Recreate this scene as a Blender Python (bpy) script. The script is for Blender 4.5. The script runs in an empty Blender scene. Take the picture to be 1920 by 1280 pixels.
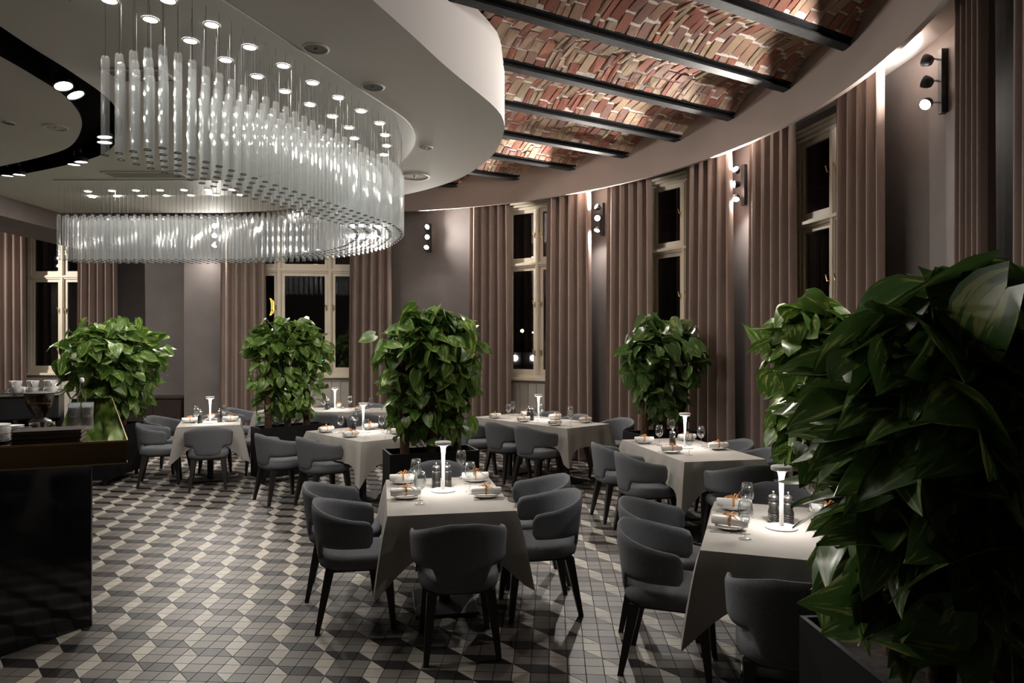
import bpy, bmesh, math, random
from mathutils import Vector, Matrix
from math import sin, cos, pi, radians, sqrt, atan2, hypot, degrees

S = bpy.context.scene
COL = S.collection
rnd = random.Random(7)

# ------------------------------------------------------------------ camera, world, exposure
CAM_H, FPX, HOR = 1.77, 1320.0, 648.0
cam = bpy.data.objects.new('camera', bpy.data.cameras.new('camera'))
COL.objects.link(cam)
cam.location = (0, 0, CAM_H)
cam.rotation_euler = (radians(90), 0, 0)
cam.data.sensor_width = 36.0
cam.data.lens = FPX / 1920 * 36.0
cam.data.shift_y = (HOR - 640) / 1920
cam.data.clip_start = 0.05
S.camera = cam

world = bpy.data.worlds.new('world'); S.world = world
world.use_nodes = True
world.node_tree.nodes['Background'].inputs[0].default_value = (0.012, 0.011, 0.010, 1)
world.node_tree.nodes['Background'].inputs[1].default_value = 0.1

S.view_settings.view_transform = 'Standard'
S.view_settings.look = 'None'
S.view_settings.exposure = 1.75
S.view_settings.gamma = 1.0
S.view_settings.use_curve_mapping = False
S.cycles.use_denoising = True
S.cycles.denoiser = 'OPENIMAGEDENOISE'
S.cycles.max_bounces = 8
S.cycles.diffuse_bounces = 4
S.cycles.glossy_bounces = 3
S.cycles.transmission_bounces = 4
S.cycles.transparent_max_bounces = 20
S.cycles.caustics_reflective = False
S.cycles.caustics_refractive = False
S.cycles.sample_clamp_indirect = 3.0

# light powers (watts)
P_DOWN, P_TRACK, P_SCONCE, P_LAMP = 2.0, 14.0, 80.0, 1.7

# ------------------------------------------------------------------ pixel helpers
def at_z(x, y, z):
    Y = FPX * (CAM_H - z) / (y - HOR)
    return Vector(((x - 960) / FPX * Y, Y, z))
def proj(p):
    if p[1] < 0.05: return (-1e5, -1e5)
    return (960 + FPX * p[0] / p[1], HOR - FPX * (p[2] - CAM_H) / p[1])

CX, CY = -3.2, 6.0            # centre of the curved wall
R_FASCIA, R_CURTAIN, R_WALL = 6.2, 6.42, 6.62
def ray_circle(px, R):
    m = (px - 960) / FPX
    a = m * m + 1; b = -2 * (m * CX + CY); c = CX * CX + CY * CY - R * R
    Y = (-b + sqrt(b * b - 4 * a * c)) / (2 * a)
    return Vector((m * Y, Y))
def ang(px, R):
    p = ray_circle(px, R)
    return atan2(p.y - CY, p.x - CX)
def on_arc(a, R, z=0):
    return Vector((CX + R * cos(a), CY + R * sin(a), z))

# ------------------------------------------------------------------ materials
MATS = {}
def nodes_of(name):
    m = bpy.data.materials.new(name); m.use_nodes = True
    MATS[name] = m
    nt = m.node_tree
    return m, nt, nt.nodes['Principled BSDF']
def noise_mix(nt, c1, c2, scale, detail=3, lo=0.35, hi=0.65, coord='Object'):
    tc = nt.nodes.new('ShaderNodeTexCoord')
    n = nt.nodes.new('ShaderNodeTexNoise'); n.inputs['Scale'].default_value = scale; n.inputs['Detail'].default_value = detail
    nt.links.new(tc.outputs[coord], n.inputs['Vector'])
    r = nt.nodes.new('ShaderNodeValToRGB')
    r.color_ramp.elements[0].position = lo; r.color_ramp.elements[0].color = (*c1, 1)
    r.color_ramp.elements[1].position = hi; r.color_ramp.elements[1].color = (*c2, 1)
    nt.links.new(n.outputs['Fac'], r.inputs['Fac'])
    return r, n
def bump(nt, b, src, strength=0.2, dist=0.01):
    bp = nt.nodes.new('ShaderNodeBump'); bp.inputs['Strength'].default_value = strength; bp.inputs['Distance'].default_value = dist
    nt.links.new(src, bp.inputs['Height']); nt.links.new(bp.outputs['Normal'], b.inputs['Normal'])
def mat(name, c1, c2=None, rough=0.6, metal=0.0, scale=8.0, bmp=0.0, spec=0.5, bscale=None, **kw):
    m, nt, b = nodes_of(name)
    c2 = c2 or tuple(v * 0.85 for v in c1)
    r, n = noise_mix(nt, c1, c2, scale)
    nt.links.new(r.outputs['Color'], b.inputs['Base Color'])
    b.inputs['Roughness'].default_value = rough; b.inputs['Metallic'].default_value = metal
    b.inputs['Specular IOR Level'].default_value = spec
    if bmp:
        if bscale:
            tc = nt.nodes.new('ShaderNodeTexCoord'); n = nt.nodes.new('ShaderNodeTexNoise'); n.inputs['Scale'].default_value = bscale
            nt.links.new(tc.outputs['Object'], n.inputs['Vector'])
        bump(nt, b, n.outputs['Fac'], bmp)
    for k, v in kw.items(): b.inputs[k].default_value = v
    return m
def emis(name, col, strength):
    m, nt, b = nodes_of(name)
    b.inputs['Base Color'].default_value = (*col, 1)
    b.inputs['Emission Color'].default_value = (*col, 1)
    b.inputs['Emission Strength'].default_value = strength
    return m
def rand_mat(name, cols, rough=0.5, spec=0.5, vary=0.12, bmp=0.0, bscale=60.0, nscale=40.0):
    """colour picked per object and per loose piece"""
    m, nt, b = nodes_of(name)
    oi = nt.nodes.new('ShaderNodeObjectInfo'); ge = nt.nodes.new('ShaderNodeNewGeometry')
    ad = nt.nodes.new('ShaderNodeMath'); ad.operation = 'ADD'
    fr = nt.nodes.new('ShaderNodeMath'); fr.operation = 'FRACT'
    nt.links.new(oi.outputs['Random'], ad.inputs[0]); nt.links.new(ge.outputs['Random Per Island'], ad.inputs[1]); nt.links.new(ad.outputs[0], fr.inputs[0])
    r = nt.nodes.new('ShaderNodeValToRGB'); r.color_ramp.interpolation = 'CONSTANT'
    e = r.color_ramp.elements
    e[0].position = 0; e[0].color = (*cols[0], 1)
    e[1].position = 1.0 / len(cols); e[1].color = (*cols[1 % len(cols)], 1)
    for i in range(2, len(cols)):
        q = e.new(i / len(cols)); q.color = (*cols[i], 1)
    nt.links.new(fr.outputs[0], r.inputs['Fac'])
    tc = nt.nodes.new('ShaderNodeTexCoord'); n = nt.nodes.new('ShaderNodeTexNoise'); n.inputs['Scale'].default_value = nscale; n.inputs['Detail'].default_value = 4
    nt.links.new(tc.outputs['Object'], n.inputs['Vector'])
    mr = nt.nodes.new('ShaderNodeMapRange'); mr.inputs[3].default_value = 1 - vary * 2; mr.inputs[4].default_value = 1 + vary * 2
    nt.links.new(n.outputs['Fac'], mr.inputs[0])
    mx = nt.nodes.new('ShaderNodeVectorMath'); mx.operation = 'SCALE'
    nt.links.new(r.outputs['Color'], mx.inputs[0]); nt.links.new(mr.outputs[0], mx.inputs['Scale'])
    nt.links.new(mx.outputs[0], b.inputs['Base Color'])
    b.inputs['Roughness'].default_value = rough; b.inputs['Specular IOR Level'].default_value = spec
    if bmp: bump(nt, b, n.outputs['Fac'], bmp)
    return m
def clear_glass(name, tint=(0.95, 0.97, 0.97), gloss=0.12, haze=0.0, rough=0.02, hazecol=(0.9, 0.92, 0.93), edge=0.9):
    """thin clear glass: see-through with facing-dependent gloss and a little milky haze"""
    m, nt, b = nodes_of(name)
    nt.nodes.remove(b)
    out = nt.nodes['Material Output']
    tr = nt.nodes.new('ShaderNodeBsdfTransparent'); tr.inputs[0].default_value = (*tint, 1)
    gl = nt.nodes.new('ShaderNodeBsdfGlossy'); gl.inputs['Roughness'].default_value = rough; gl.inputs[0].default_value = (0.95, 0.95, 0.95, 1)
    lw = nt.nodes.new('ShaderNodeLayerWeight'); lw.inputs['Blend'].default_value = 0.35
    mr = nt.nodes.new('ShaderNodeMapRange'); mr.inputs[3].default_value = gloss; mr.inputs[4].default_value = edge
    nt.links.new(lw.outputs['Facing'], mr.inputs[0])
    mx = nt.nodes.new('ShaderNodeMixShader')
    nt.links.new(mr.outputs[0], mx.inputs[0]); nt.links.new(tr.outputs[0], mx.inputs[1]); nt.links.new(gl.outputs[0], mx.inputs[2])
    last = mx
    if haze:
        di = nt.nodes.new('ShaderNodeBsdfDiffuse'); di.inputs[0].default_value = (*hazecol, 1)
        tl = nt.nodes.new('ShaderNodeBsdfTranslucent'); tl.inputs[0].default_value = (*hazecol, 1)
        ad = nt.nodes.new('ShaderNodeMixShader'); ad.inputs[0].default_value = 0.5
        nt.links.new(di.outputs[0], ad.inputs[1]); nt.links.new(tl.outputs[0], ad.inputs[2])
        m2 = nt.nodes.new('ShaderNodeMixShader'); m2.inputs[0].default_value = haze
        nt.links.new(mx.outputs[0], m2.inputs[1]); nt.links.new(ad.outputs[0], m2.inputs[2]); last = m2
    nt.links.new(last.outputs[0], out.inputs[0])
    return m

M_WALL = mat('taupe_plaster', (0.15, 0.128, 0.122), (0.115, 0.098, 0.093), rough=0.75, scale=1.6, bmp=0.04, bscale=40)
M_FASCIA = mat('brown_paint', (0.26, 0.2, 0.175), (0.24, 0.185, 0.16), rough=0.7, scale=2)
M_SOFFIT = mat('soffit_paint', (0.42, 0.38, 0.36), (0.40, 0.36, 0.34), rough=0.7, scale=2)
M_CLOUD = mat('ceiling_paint', (0.74, 0.71, 0.67), (0.72, 0.69, 0.65), rough=0.8, scale=1)
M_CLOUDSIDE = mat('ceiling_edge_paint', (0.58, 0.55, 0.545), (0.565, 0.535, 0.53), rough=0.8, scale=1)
M_PLATE = mat('chandelier_plate', (0.68, 0.675, 0.635), (0.66, 0.65, 0.61), rough=0.5, scale=3, spec=0.6)
M_BLACK = mat('black_recess', (0.006, 0.006, 0.006), rough=0.9, spec=0.1)
M_BLACKMETAL = mat('black_metal', (0.018, 0.018, 0.02), rough=0.45, spec=0.5)
M_STEEL = mat('dark_steel_beam', (0.02, 0.02, 0.022), (0.012, 0.012, 0.013), rough=0.65, spec=0.12, scale=20)
M_MORTAR = mat('mortar', (0.66, 0.6, 0.56), (0.55, 0.49, 0.45), rough=0.95, scale=25, bmp=0.3, bscale=80)
M_BRICK = rand_mat('old_brick', [(0.290, 0.129, 0.096), (0.370, 0.265, 0.185), (0.246, 0.101, 0.078), (0.317, 0.218, 0.159), (0.396, 0.289, 0.207), (0.290, 0.183, 0.152), (0.326, 0.140, 0.100), (0.317, 0.242, 0.174), (0.238, 0.140, 0.118), (0.334, 0.211, 0.155)], rough=0.9, spec=0.2, vary=0.3, bmp=0.5, nscale=22)
M_CURTAIN = mat('taupe_curtain', (0.27, 0.205, 0.178), (0.245, 0.185, 0.16), rough=0.85, scale=3, spec=0.2)
M_FRAME = mat('cream_window_paint', (0.74, 0.66, 0.54), (0.70, 0.62, 0.5), rough=0.5, scale=4)
M_PANEL = mat('grey_panel_paint', (0.52, 0.47, 0.42), (0.48, 0.44, 0.39), rough=0.6, scale=4)
M_BRASS = mat('aged_brass', (0.55, 0.42, 0.2), (0.45, 0.33, 0.15), rough=0.3, metal=1.0)
M_BRASSMIRROR = mat('polished_brass', (0.62, 0.52, 0.3), (0.56, 0.46, 0.26), rough=0.06, metal=1.0, scale=2)
M_DARKBRASS = mat('smoked_brass', (0.2, 0.14, 0.065), (0.16, 0.11, 0.05), rough=0.12, metal=0.9, scale=2)
M_BLACKGLASS = mat('black_lacquer', (0.006, 0.006, 0.007), rough=0.08, spec=0.5)
M_FABRIC = mat('grey_wool', (0.15, 0.156, 0.168), (0.115, 0.12, 0.132), rough=0.95, scale=160, bmp=0.25, spec=0.15)
M_DARKWOOD = mat('black_stained_wood', (0.012, 0.01, 0.009), (0.02, 0.016, 0.014), rough=0.4, scale=12)
M_CLOTH = mat('white_linen', (0.345, 0.322, 0.298), (0.33, 0.308, 0.285), rough=0.9, scale=5, spec=0.1)
M_NAPKIN = mat('white_napkin', (0.85, 0.83, 0.8), rough=0.9, spec=0.1)
M_RIBBON = mat('orange_ribbon', (0.62, 0.27, 0.06), rough=0.4)
M_CERAMIC = mat('white_ceramic', (0.8, 0.79, 0.77), rough=0.18, spec=0.5)
M_CHROME = mat('polished_steel', (0.7, 0.7, 0.7), (0.65, 0.65, 0.65), rough=0.15, metal=1.0)
M_MILL = mat('gunmetal', (0.12, 0.115, 0.11), (0.09, 0.088, 0.085), rough=0.3, metal=0.9)
M_WHITEMETAL = mat('white_enamel', (0.6, 0.585, 0.57), rough=0.35)
M_PLANTER = mat('black_planter', (0.008, 0.008, 0.009), (0.006, 0.006, 0.007), rough=0.6, spec=0.15)
M_SOIL = mat('soil', (0.03, 0.02, 0.014), (0.015, 0.01, 0.008), rough=1, scale=30, bmp=0.5)
M_POLE = mat('coir_pole', (0.09, 0.045, 0.028), (0.05, 0.025, 0.016), rough=1, scale=40, bmp=0.6)
M_STEM = mat('green_stem', (0.1, 0.16, 0.05), (0.06, 0.1, 0.03), rough=0.5)
M_CAB = mat('dark_brown_cabinet', (0.03, 0.018, 0.014), (0.02, 0.012, 0.01), rough=0.5)
M_MENU = mat('brown_leather', (0.03, 0.02, 0.017), (0.022, 0.015, 0.012), rough=0.8, spec=0.15, bmp=0.2, scale=90)
M_COFFEE = mat('coffee_beans', (0.05, 0.022, 0.01), (0.02, 0.01, 0.006), rough=0.5, scale=60, bmp=0.5)
M_GLASS = clear_glass('wine_glass_clear', gloss=0.04, edge=0.85)
M_ROD = clear_glass('chandelier_glass', tint=(0.97, 0.98, 0.98), gloss=0.05, haze=0.04, edge=0.6, rough=0.06)
M_PANE = clear_glass('window_pane', tint=(0.5, 0.5, 0.5), gloss=0.05, rough=0.01, edge=0.6)
M_HOPPER = clear_glass('smoked_plastic', tint=(0.75, 0.66, 0.58), gloss=0.06, edge=0.7)
M_LENS = emis('downlight_lens', (1.0, 0.96, 0.9), 6.0)
M_SLENS = emis('spot_lens', (1.0, 0.97, 0.93), 25.0)
M_LAMPGLOW = emis('lamp_stem_glow', (1.0, 0.96, 0.92), 1.6)
_nt = M_LAMPGLOW.node_tree; _tc = _nt.nodes.new('ShaderNodeTexCoord'); _sx = _nt.nodes.new('ShaderNodeSeparateXYZ'); _mr = _nt.nodes.new('ShaderNodeMapRange'); _pw = _nt.nodes.new('ShaderNodeMath'); _pw.operation = 'POWER'; _pw.inputs[1].default_value = 2.2
_nt.links.new(_tc.outputs['Generated'], _sx.inputs[0]); _nt.links.new(_sx.outputs['Z'], _pw.inputs[0]); _nt.links.new(_pw.outputs[0], _mr.inputs[0]); _mr.inputs[3].default_value = 0.03; _mr.inputs[4].default_value = 1.3
_nt.links.new(_mr.outputs[0], _nt.nodes['Principled BSDF'].inputs['Emission Strength'])
M_LAMPRING = emis('lamp_led_ring', (1.0, 0.95, 0.9), 8.0)
M_TWHITE = M_CERAMIC
M_ROAD = mat('night_ground', (0.02, 0.02, 0.022), rough=0.9)
M_T_LIGHT = rand_mat('tile_light', [(0.3780, 0.3465, 0.3105), (0.4140, 0.3825, 0.3465), (0.3510, 0.3240, 0.2880), (0.3870, 0.3555, 0.2970)], rough=0.46, spec=0.28, vary=0.05)
M_T_MID = rand_mat('tile_mid', [(0.1386, 0.1243, 0.1134), (0.1512, 0.1361, 0.1243), (0.1260, 0.1142, 0.1025), (0.1445, 0.1327, 0.1176), (0.1327, 0.1176, 0.1092), (0.1386, 0.1260, 0.1159), (0.1512, 0.1260, 0.1134)], rough=0.44, spec=0.25, vary=0.06)
M_T_DARK = rand_mat('tile_dark', [(0.0192, 0.0152, 0.0152), (0.0144, 0.0136, 0.0136), (0.0240, 0.0176, 0.0168), (0.0152, 0.0176, 0.0168), (0.0208, 0.0168, 0.0176)], rough=0.44, spec=0.25, vary=0.08)
M_GROUT = mat('grout', (0.03, 0.026, 0.024), rough=0.95, scale=30)

def leaf_material(name, light, dark, veg):
    m, nt, b = nodes_of(name)
    tc = nt.nodes.new('ShaderNodeTexCoord'); oi = nt.nodes.new('ShaderNodeObjectInfo'); ge = nt.nodes.new('ShaderNodeNewGeometry')
    ad = nt.nodes.new('ShaderNodeMath'); ad.operation = 'ADD'
    nt.links.new(oi.outputs['Random'], ad.inputs[0]); nt.links.new(ge.outputs['Random Per Island'], ad.inputs[1])
    uv = nt.nodes.new('ShaderNodeUVMap')
    mp = nt.nodes.new('ShaderNodeMapping'); mp.inputs['Scale'].default_value = (9, 2.2, 1)
    nt.links.new(uv.outputs['UV'], mp.inputs['Vector'])
    cx = nt.nodes.new('ShaderNodeCombineXYZ')
    ml = nt.nodes.new('ShaderNodeMath'); ml.operation = 'MULTIPLY'; ml.inputs[1].default_value = 37.0
    nt.links.new(ad.outputs[0], ml.inputs[0]); nt.links.new(ml.outputs[0], cx.inputs[2])
    va = nt.nodes.new('ShaderNodeVectorMath'); va.operation = 'ADD'
    nt.links.new(mp.outputs[0], va.inputs[0]); nt.links.new(cx.outputs[0], va.inputs[1])
    n = nt.nodes.new('ShaderNodeTexNoise'); n.inputs['Scale'].default_value = 0.9; n.inputs['Detail'].default_value = 2.5; n.inputs['Distortion'].default_value = 0.6
    nt.links.new(va.outputs[0], n.inputs['Vector'])
    r = nt.nodes.new('ShaderNodeValToRGB'); e = r.color_ramp.elements
    e[0].position = 0.0; e[0].color = (*dark, 1); e[1].position = 0.52; e[1].color = (*light, 1)
    q = e.new(0.57 ); q.color = (*light, 1)
    q = e.new(0.63); q.color = (*veg, 1)
    nt.links.new(n.outputs['Fac'], r.inputs['Fac'])
    hs = nt.nodes.new('ShaderNodeHueSaturation')
    mr = nt.nodes.new('ShaderNodeMapRange'); mr.inputs[1].default_value = 0; mr.inputs[2].default_value = 2; mr.inputs[3].default_value = 0.6; mr.inputs[4].default_value = 1.45
    nt.links.new(ad.outputs[0], mr.inputs[0]); nt.links.new(mr.outputs[0], hs.inputs['Value']); nt.links.new(r.outputs[0], hs.inputs['Color'])
    nt.links.new(hs.outputs[0], b.inputs['Base Color'])
    b.inputs['Roughness'].default_value = 0.33; b.inputs['Specular IOR Level'].default_value = 0.5
    tl = nt.nodes.new('ShaderNodeBsdfTranslucent'); nt.links.new(hs.outputs[0], tl.inputs[0])
    mx = nt.nodes.new('ShaderNodeMixShader'); mx.inputs[0].default_value = 0.22
    nt.links.new(b.outputs[0], mx.inputs[1]); nt.links.new(tl.outputs[0], mx.inputs[2])
    nt.links.new(mx.outputs[0], nt.nodes['Material Output'].inputs[0])
    return m
M_LEAF = leaf_material('pothos_leaf', (0.085, 0.175, 0.028), (0.032, 0.085, 0.016), (0.42, 0.46, 0.14))
M_LEAFDK = leaf_material('pothos_leaf_deep', (0.062, 0.13, 0.03), (0.032, 0.075, 0.02), (0.28, 0.31, 0.10))

# ------------------------------------------------------------------ mesh building
class MB:
    def __init__(s): s.v = []; s.f = []; s.mi = []; s.uv = None
    def add(s, vs, fs, M=None, mi=0):
        o = len(s.v)
        s.v += [tuple(M @ Vector(v)) for v in vs] if M is not None else [tuple(v) for v in vs]
        s.f += [tuple(i + o for i in f) for f in fs]; s.mi += [mi] * len(fs)
    def box(s, x0, x1, y0, y1, z0, z1, M=None, mi=0, bev=0.0):
        if bev <= 0:
            vs = [(x, y, z) for z in (z0, z1) for y in (y0, y1) for x in (x0, x1)]
            fs = [(0, 2, 3, 1), (4, 5, 7, 6), (0, 1, 5, 4), (2, 6, 7, 3), (0, 4, 6, 2), (1, 3, 7, 5)]
            s.add(vs, fs, M, mi); return
        b = bev
        bm = bmesh.new(); bmesh.ops.create_cube(bm, size=1.0)
        for v in bm.verts:
            v.co = Vector(((x0 + x1) / 2 + v.co.x * (x1 - x0), (y0 + y1) / 2 + v.co.y * (y1 - y0), (z0 + z1) / 2 + v.co.z * (z1 - z0)))
        bmesh.ops.bevel(bm, geom=list(bm.edges), offset=b, segments=2, affect='EDGES', profile=0.6)
        bm.verts.index_update()
        s.add([v.co[:] for v in bm.verts], [[v.index for v in f.verts] for f in bm.faces], M, mi); bm.free()
    def prism(s, poly, z0, z1, M=None, mi=0):
        n = len(poly)
        a = sum(poly[i][0] * poly[(i + 1) % n][1] - poly[(i + 1) % n][0] * poly[i][1] for i in range(n))
        if a < 0: poly = poly[::-1]
        vs = [(p[0], p[1], z0) for p in poly] + [(p[0], p[1], z1) for p in poly]
        fs = [tuple(range(n - 1, -1, -1)), tuple(range(n, 2 * n))] + [(i, (i + 1) % n, n + (i + 1) % n, n + i) for i in range(n)]
        s.add(vs, fs, M, mi)
    def lathe(s, prof, n=20, M=None, mi=0, cap=True):
        vs = []; fs = []
        for r, z in prof:
            for i in range(n):
                a = 2 * pi * i / n; vs.append((r * cos(a), r * sin(a), z))
        for k in range(len(prof) - 1):
            for i in range(n):
                j = (i + 1) % n
                fs.append((k * n + i, k * n + j, (k + 1) * n + j, (k + 1) * n + i))
        if cap:
            if prof[0][0] > 1e-6: fs.append(tuple(range(n - 1, -1, -1)))
            if prof[-1][0] > 1e-6: fs.append(tuple((len(prof) - 1) * n + i for i in range(n)))
        s.add(vs, fs, M, mi)
    def tube(s, pts, r, n=6, M=None, mi=0, cap=True):
        pts = [Vector(p) for p in pts]; vs = []; fs = []
        rs = r if isinstance(r, (list, tuple)) else [r] * len(pts)
        up = Vector((0, 0, 1))
        for k, p in enumerate(pts):
            t = (pts[min(k + 1, len(pts) - 1)] - pts[max(k - 1, 0)]).normalized()
            a = t.cross(up)
            if a.length < 1e-3: a = t.cross(Vector((1, 0, 0)))
            a.normalize(); b = a.cross(t)
            for i in range(n):
                q = 2 * pi * i / n; vs.append(p + (a * cos(q) + b * sin(q)) * rs[k])
        for k in range(len(pts) - 1):
            for i in range(n):
                j = (i + 1) % n
                fs.append((k * n + i, k * n + j, (k + 1) * n + j, (k + 1) * n + i))
        if cap:
            fs.append(tuple(range(n - 1, -1, -1))); fs.append(tuple((len(pts) - 1) * n + i for i in range(n)))
        s.add(vs, fs, M, mi)
    def grid(s, rows, M=None, mi=0, close=False):
        n = len(rows[0]); vs = [p for r in rows for p in r]; fs = []
        for k in range(len(rows) - 1):
            for i in range(n if close else n - 1):
                j = (i + 1) % n
                fs.append((k * n + i, k * n + j, (k + 1) * n + j, (k + 1) * n + i))
        s.add(vs, fs, M, mi)
    def mesh(s, name, mats, smooth=False):
        me = bpy.data.meshes.new(name); me.from_pydata(s.v, [], s.f)
        for m in (mats if isinstance(mats, (list, tuple)) else [mats]): me.materials.append(m)
        if any(s.mi): me.polygons.foreach_set('material_index', s.mi)
        if smooth:
            me.polygons.foreach_set('use_smooth', [True] * len(me.polygons))
            if smooth != 'all': me.set_sharp_from_angle(angle=radians(smooth if smooth is not True else 40))
        me.update(); return me
    def build(s, name, mats, parent=None, smooth=False, **tags):
        return put(name, s.mesh(name, mats, smooth), parent, **tags)

def put(name, me, parent=None, M=None, **tags):
    o = bpy.data.objects.new(name, me); COL.objects.link(o)
    if parent is not None: o.parent = parent
    if M is not None: o.matrix_local = M
    for k, v in tags.items(): o[k] = v
    return o
def thing(name, label, category, loc=(0, 0, 0), rz=0.0, group=None, kind=None):
    o = bpy.data.objects.new(name, None); COL.objects.link(o); o.empty_display_size = 0.05
    o.location = loc; o.rotation_euler = (0, 0, rz); o['label'] = label; o['category'] = category
    if group: o['group'] = group
    if kind: o['kind'] = kind
    return o
def struct(name, label=None, loc=(0, 0, 0), rz=0.0):
    o = bpy.data.objects.new(name, None); COL.objects.link(o); o.empty_display_size = 0.05
    o.location = loc; o.rotation_euler = (0, 0, rz); o['kind'] = 'structure'
    if label: o['label'] = label
    return o
def dup(o, parent=None, loc=None, rz=None, label=None, group=None):
    c = o.copy(); COL.objects.link(c); c.parent = parent
    if loc is not None: c.location = loc
    if rz is not None: c.rotation_euler = (0, 0, rz)
    if label: c['label'] = label
    if group: c['group'] = group
    for ch in list(o.children): dup(ch, c)
    return c
def T(x, y, z, rz=0.0): return Matrix.Translation((x, y, z)) @ Matrix.Rotation(rz, 4, 'Z')
def light(kind, name, loc, power, parent=None, color=(1, 0.94, 0.86), **kw):
    l = bpy.data.lights.new(name, kind); l.energy = power; l.color = color
    for k, v in kw.items(): setattr(l, k, v)
    o = bpy.data.objects.new(name, l); COL.objects.link(o); o.location = loc
    if parent: o.parent = parent
    return o
def aim(o, target):
    d = Vector(target) - o.location; o.rotation_euler = d.to_track_quat('-Z', 'Y').to_euler()
def inpoly(x, y, poly):
    c = False; j = len(poly) - 1
    for i in range(len(poly)):
        xi, yi = poly[i][:2]; xj, yj = poly[j][:2]
        if (yi > y) != (yj > y) and x < (xj - xi) * (y - yi) / (yj - yi) + xi: c = not c
        j = i
    return c
def spline(pts, n, closed=False):
    """Catmull-Rom resampled evenly into n points"""
    P = [Vector(p) for p in pts]; out = []
    m = len(P); segs = m if closed else m - 1
    for i in range(segs):
        g = lambda k: P[k % m] if closed else P[max(0, min(m - 1, k))]
        p0, p1, p2, p3 = g(i - 1), g(i), g(i + 1), g(i + 2)
        for k in range(24):
            t = k / 24
            out.append(0.5 * ((2 * p1) + (p2 - p0) * t + (2 * p0 - 5 * p1 + 4 * p2 - p3) * t * t + (3 * p1 - p0 - 3 * p2 + p3) * t ** 3))
    out.append(P[0].copy() if closed else P[-1].copy())
    L = [0]
    for a, b in zip(out, out[1:]): L.append(L[-1] + (b - a).length)
    res = []; k = 0
    for i in range(n):
        d = L[-1] * i / (n if closed else n - 1)
        while k < len(L) - 2 and L[k + 1] < d: k += 1
        t = (d - L[k]) / max(1e-9, L[k + 1] - L[k]); res.append(out[k].lerp(out[k + 1], min(1, t)))
    return res, L[-1]

# ================================================================== FLOOR
TH, A_T, U0, V0 = -0.058, 0.1, 18.21, -39.107
def tile_xy(u, v):
    du, dv = (u - U0) * A_T, (v - V0) * A_T
    return (du * cos(TH) - dv * sin(TH), du * sin(TH) + dv * cos(TH))
ROOM = [(3.6, -3.0), (3.6, 4.6)] + [tuple(on_arc(a, R_WALL)[:2]) for a in [radians(d) for d in range(-8, 112, 6)]] + [(-5.9, 13.9), (-10.6, 13.9), (-10.6, -3.0)]
floor = struct('floor', 'patterned floor of grey, white and dark cube-illusion tiles')
mb = MB(); mb.prism([(4.2, -3.2), (4.2, 14.2), (-10.8, 14.2), (-10.8, -3.2)], -0.12, -0.004); mb.build('grout_bed', M_GROUT, floor)
G = 0.0024 / A_T
def shrink(poly):
    cx = sum(p[0] for p in poly) / len(poly); cy = sum(p[1] for p in poly) / len(poly)
    out = []; n = len(poly)
    a = sum(poly[i][0] * poly[(i + 1) % n][1] - poly[(i + 1) % n][0] * poly[i][1] for i in range(n))
    q = poly if a > 0 else poly[::-1]
    for i in range(n):
        p0, p1, p2 = Vector(q[i - 1]), Vector(q[i]), Vector(q[(i + 1) % n])
        d1 = (p1 - p0).normalized(); d2 = (p2 - p1).normalized()
        n1 = Vector((-d1.y, d1.x)); n2 = Vector((-d2.y, d2.x))
        bis = n1 + n2; k = G / max(0.2, (1 + n1.dot(n2)) / 2) / 2
        out.append(tuple(p1 + bis * k))
    return out
cells = []          # (kind, shape key, polygon in u,v)
def shapes(u, v):
    yield 'light', 'tri_a', [(u, v), (u, v - 1), (u + 1, v - 1)]
    yield 'light', 'sq', [(u, v - 2), (u + 1, v - 2), (u + 1, v - 1), (u, v - 1)]
    yield 'light', 'tri_b', [(u, v - 2), (u + 1, v - 3), (u + 1, v - 2)]
    yield 'dark', 'tri_b', [(u, v), (u + 1, v - 1), (u + 1, v)]
    yield 'dark', 'sq', [(u + 1, v - 1), (u + 2, v - 1), (u + 2, v), (u + 1, v)]
    yield 'dark', 'tri_a', [(u + 2, v), (u + 2, v - 1), (u + 3, v - 1)]
    for i in (1, 2):
        for j in (3, 2):
            yield 'mid', 'sq', [(u + i, v - j), (u + i + 1, v - j), (u + i + 1, v - j + 1), (u + i, v - j + 1)]
for i in range(-80, 80):
    for j in range(-80, 80):
        u, v = i + 2 * j, -3 * i + 2 * j
        x, y = tile_xy(u, v)
        if -10.9 < x < 4.4 and -0.6 < y < 14.2 and inpoly(x, y, ROOM) and abs(x) < 0.85 * y + 1.6:
            cells += list(shapes(u, v))
tm = {'light': M_T_LIGHT, 'mid': M_T_MID, 'dark': M_T_DARK}
BASES = {'sq': [(0, 0), (1, 0), (1, 1), (0, 1)], 'tri_a': [(0, 1), (0, 0), (1, 0)], 'tri_b': [(0, 1), (1, 0), (1, 1)]}
def tile_geo(poly):
    q = shrink(poly); n = len(q)
    vs = [(p[0] * A_T, p[1] * A_T, 0.0) for p in q] + [(p[0] * A_T, p[1] * A_T, -0.006) for p in q]
    fs = [tuple(range(n))] + [(i, n + i, n + (i + 1) % n, (i + 1) % n) for i in range(n)]
    return vs, fs
tile_me = {}
for kd in tm:
    for sh, po in BASES.items():
        m_ = MB(); m_.add(*tile_geo(po)); tile_me[kd, sh] = m_.mesh('tile_' + kd, tm[kd])
def occluded_floor(px, py):
    return (px < 172 and py < 1240 - px * 0.35) or (1300 < px and py > 1000) or px > 1560
rank = []
for c in cells:
    cx = sum(p[0] for p in c[2]) / len(c[2]); cy = sum(p[1] for p in c[2]) / len(c[2])
    x, y = tile_xy(cx, cy); px, py = proj((x, y, 0))
    vis = 0 < px < 1920 and py < 1280 and y > 0.5 and not occluded_floor(px, py)
    rank.append((-(py if vis else 0), c))
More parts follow.
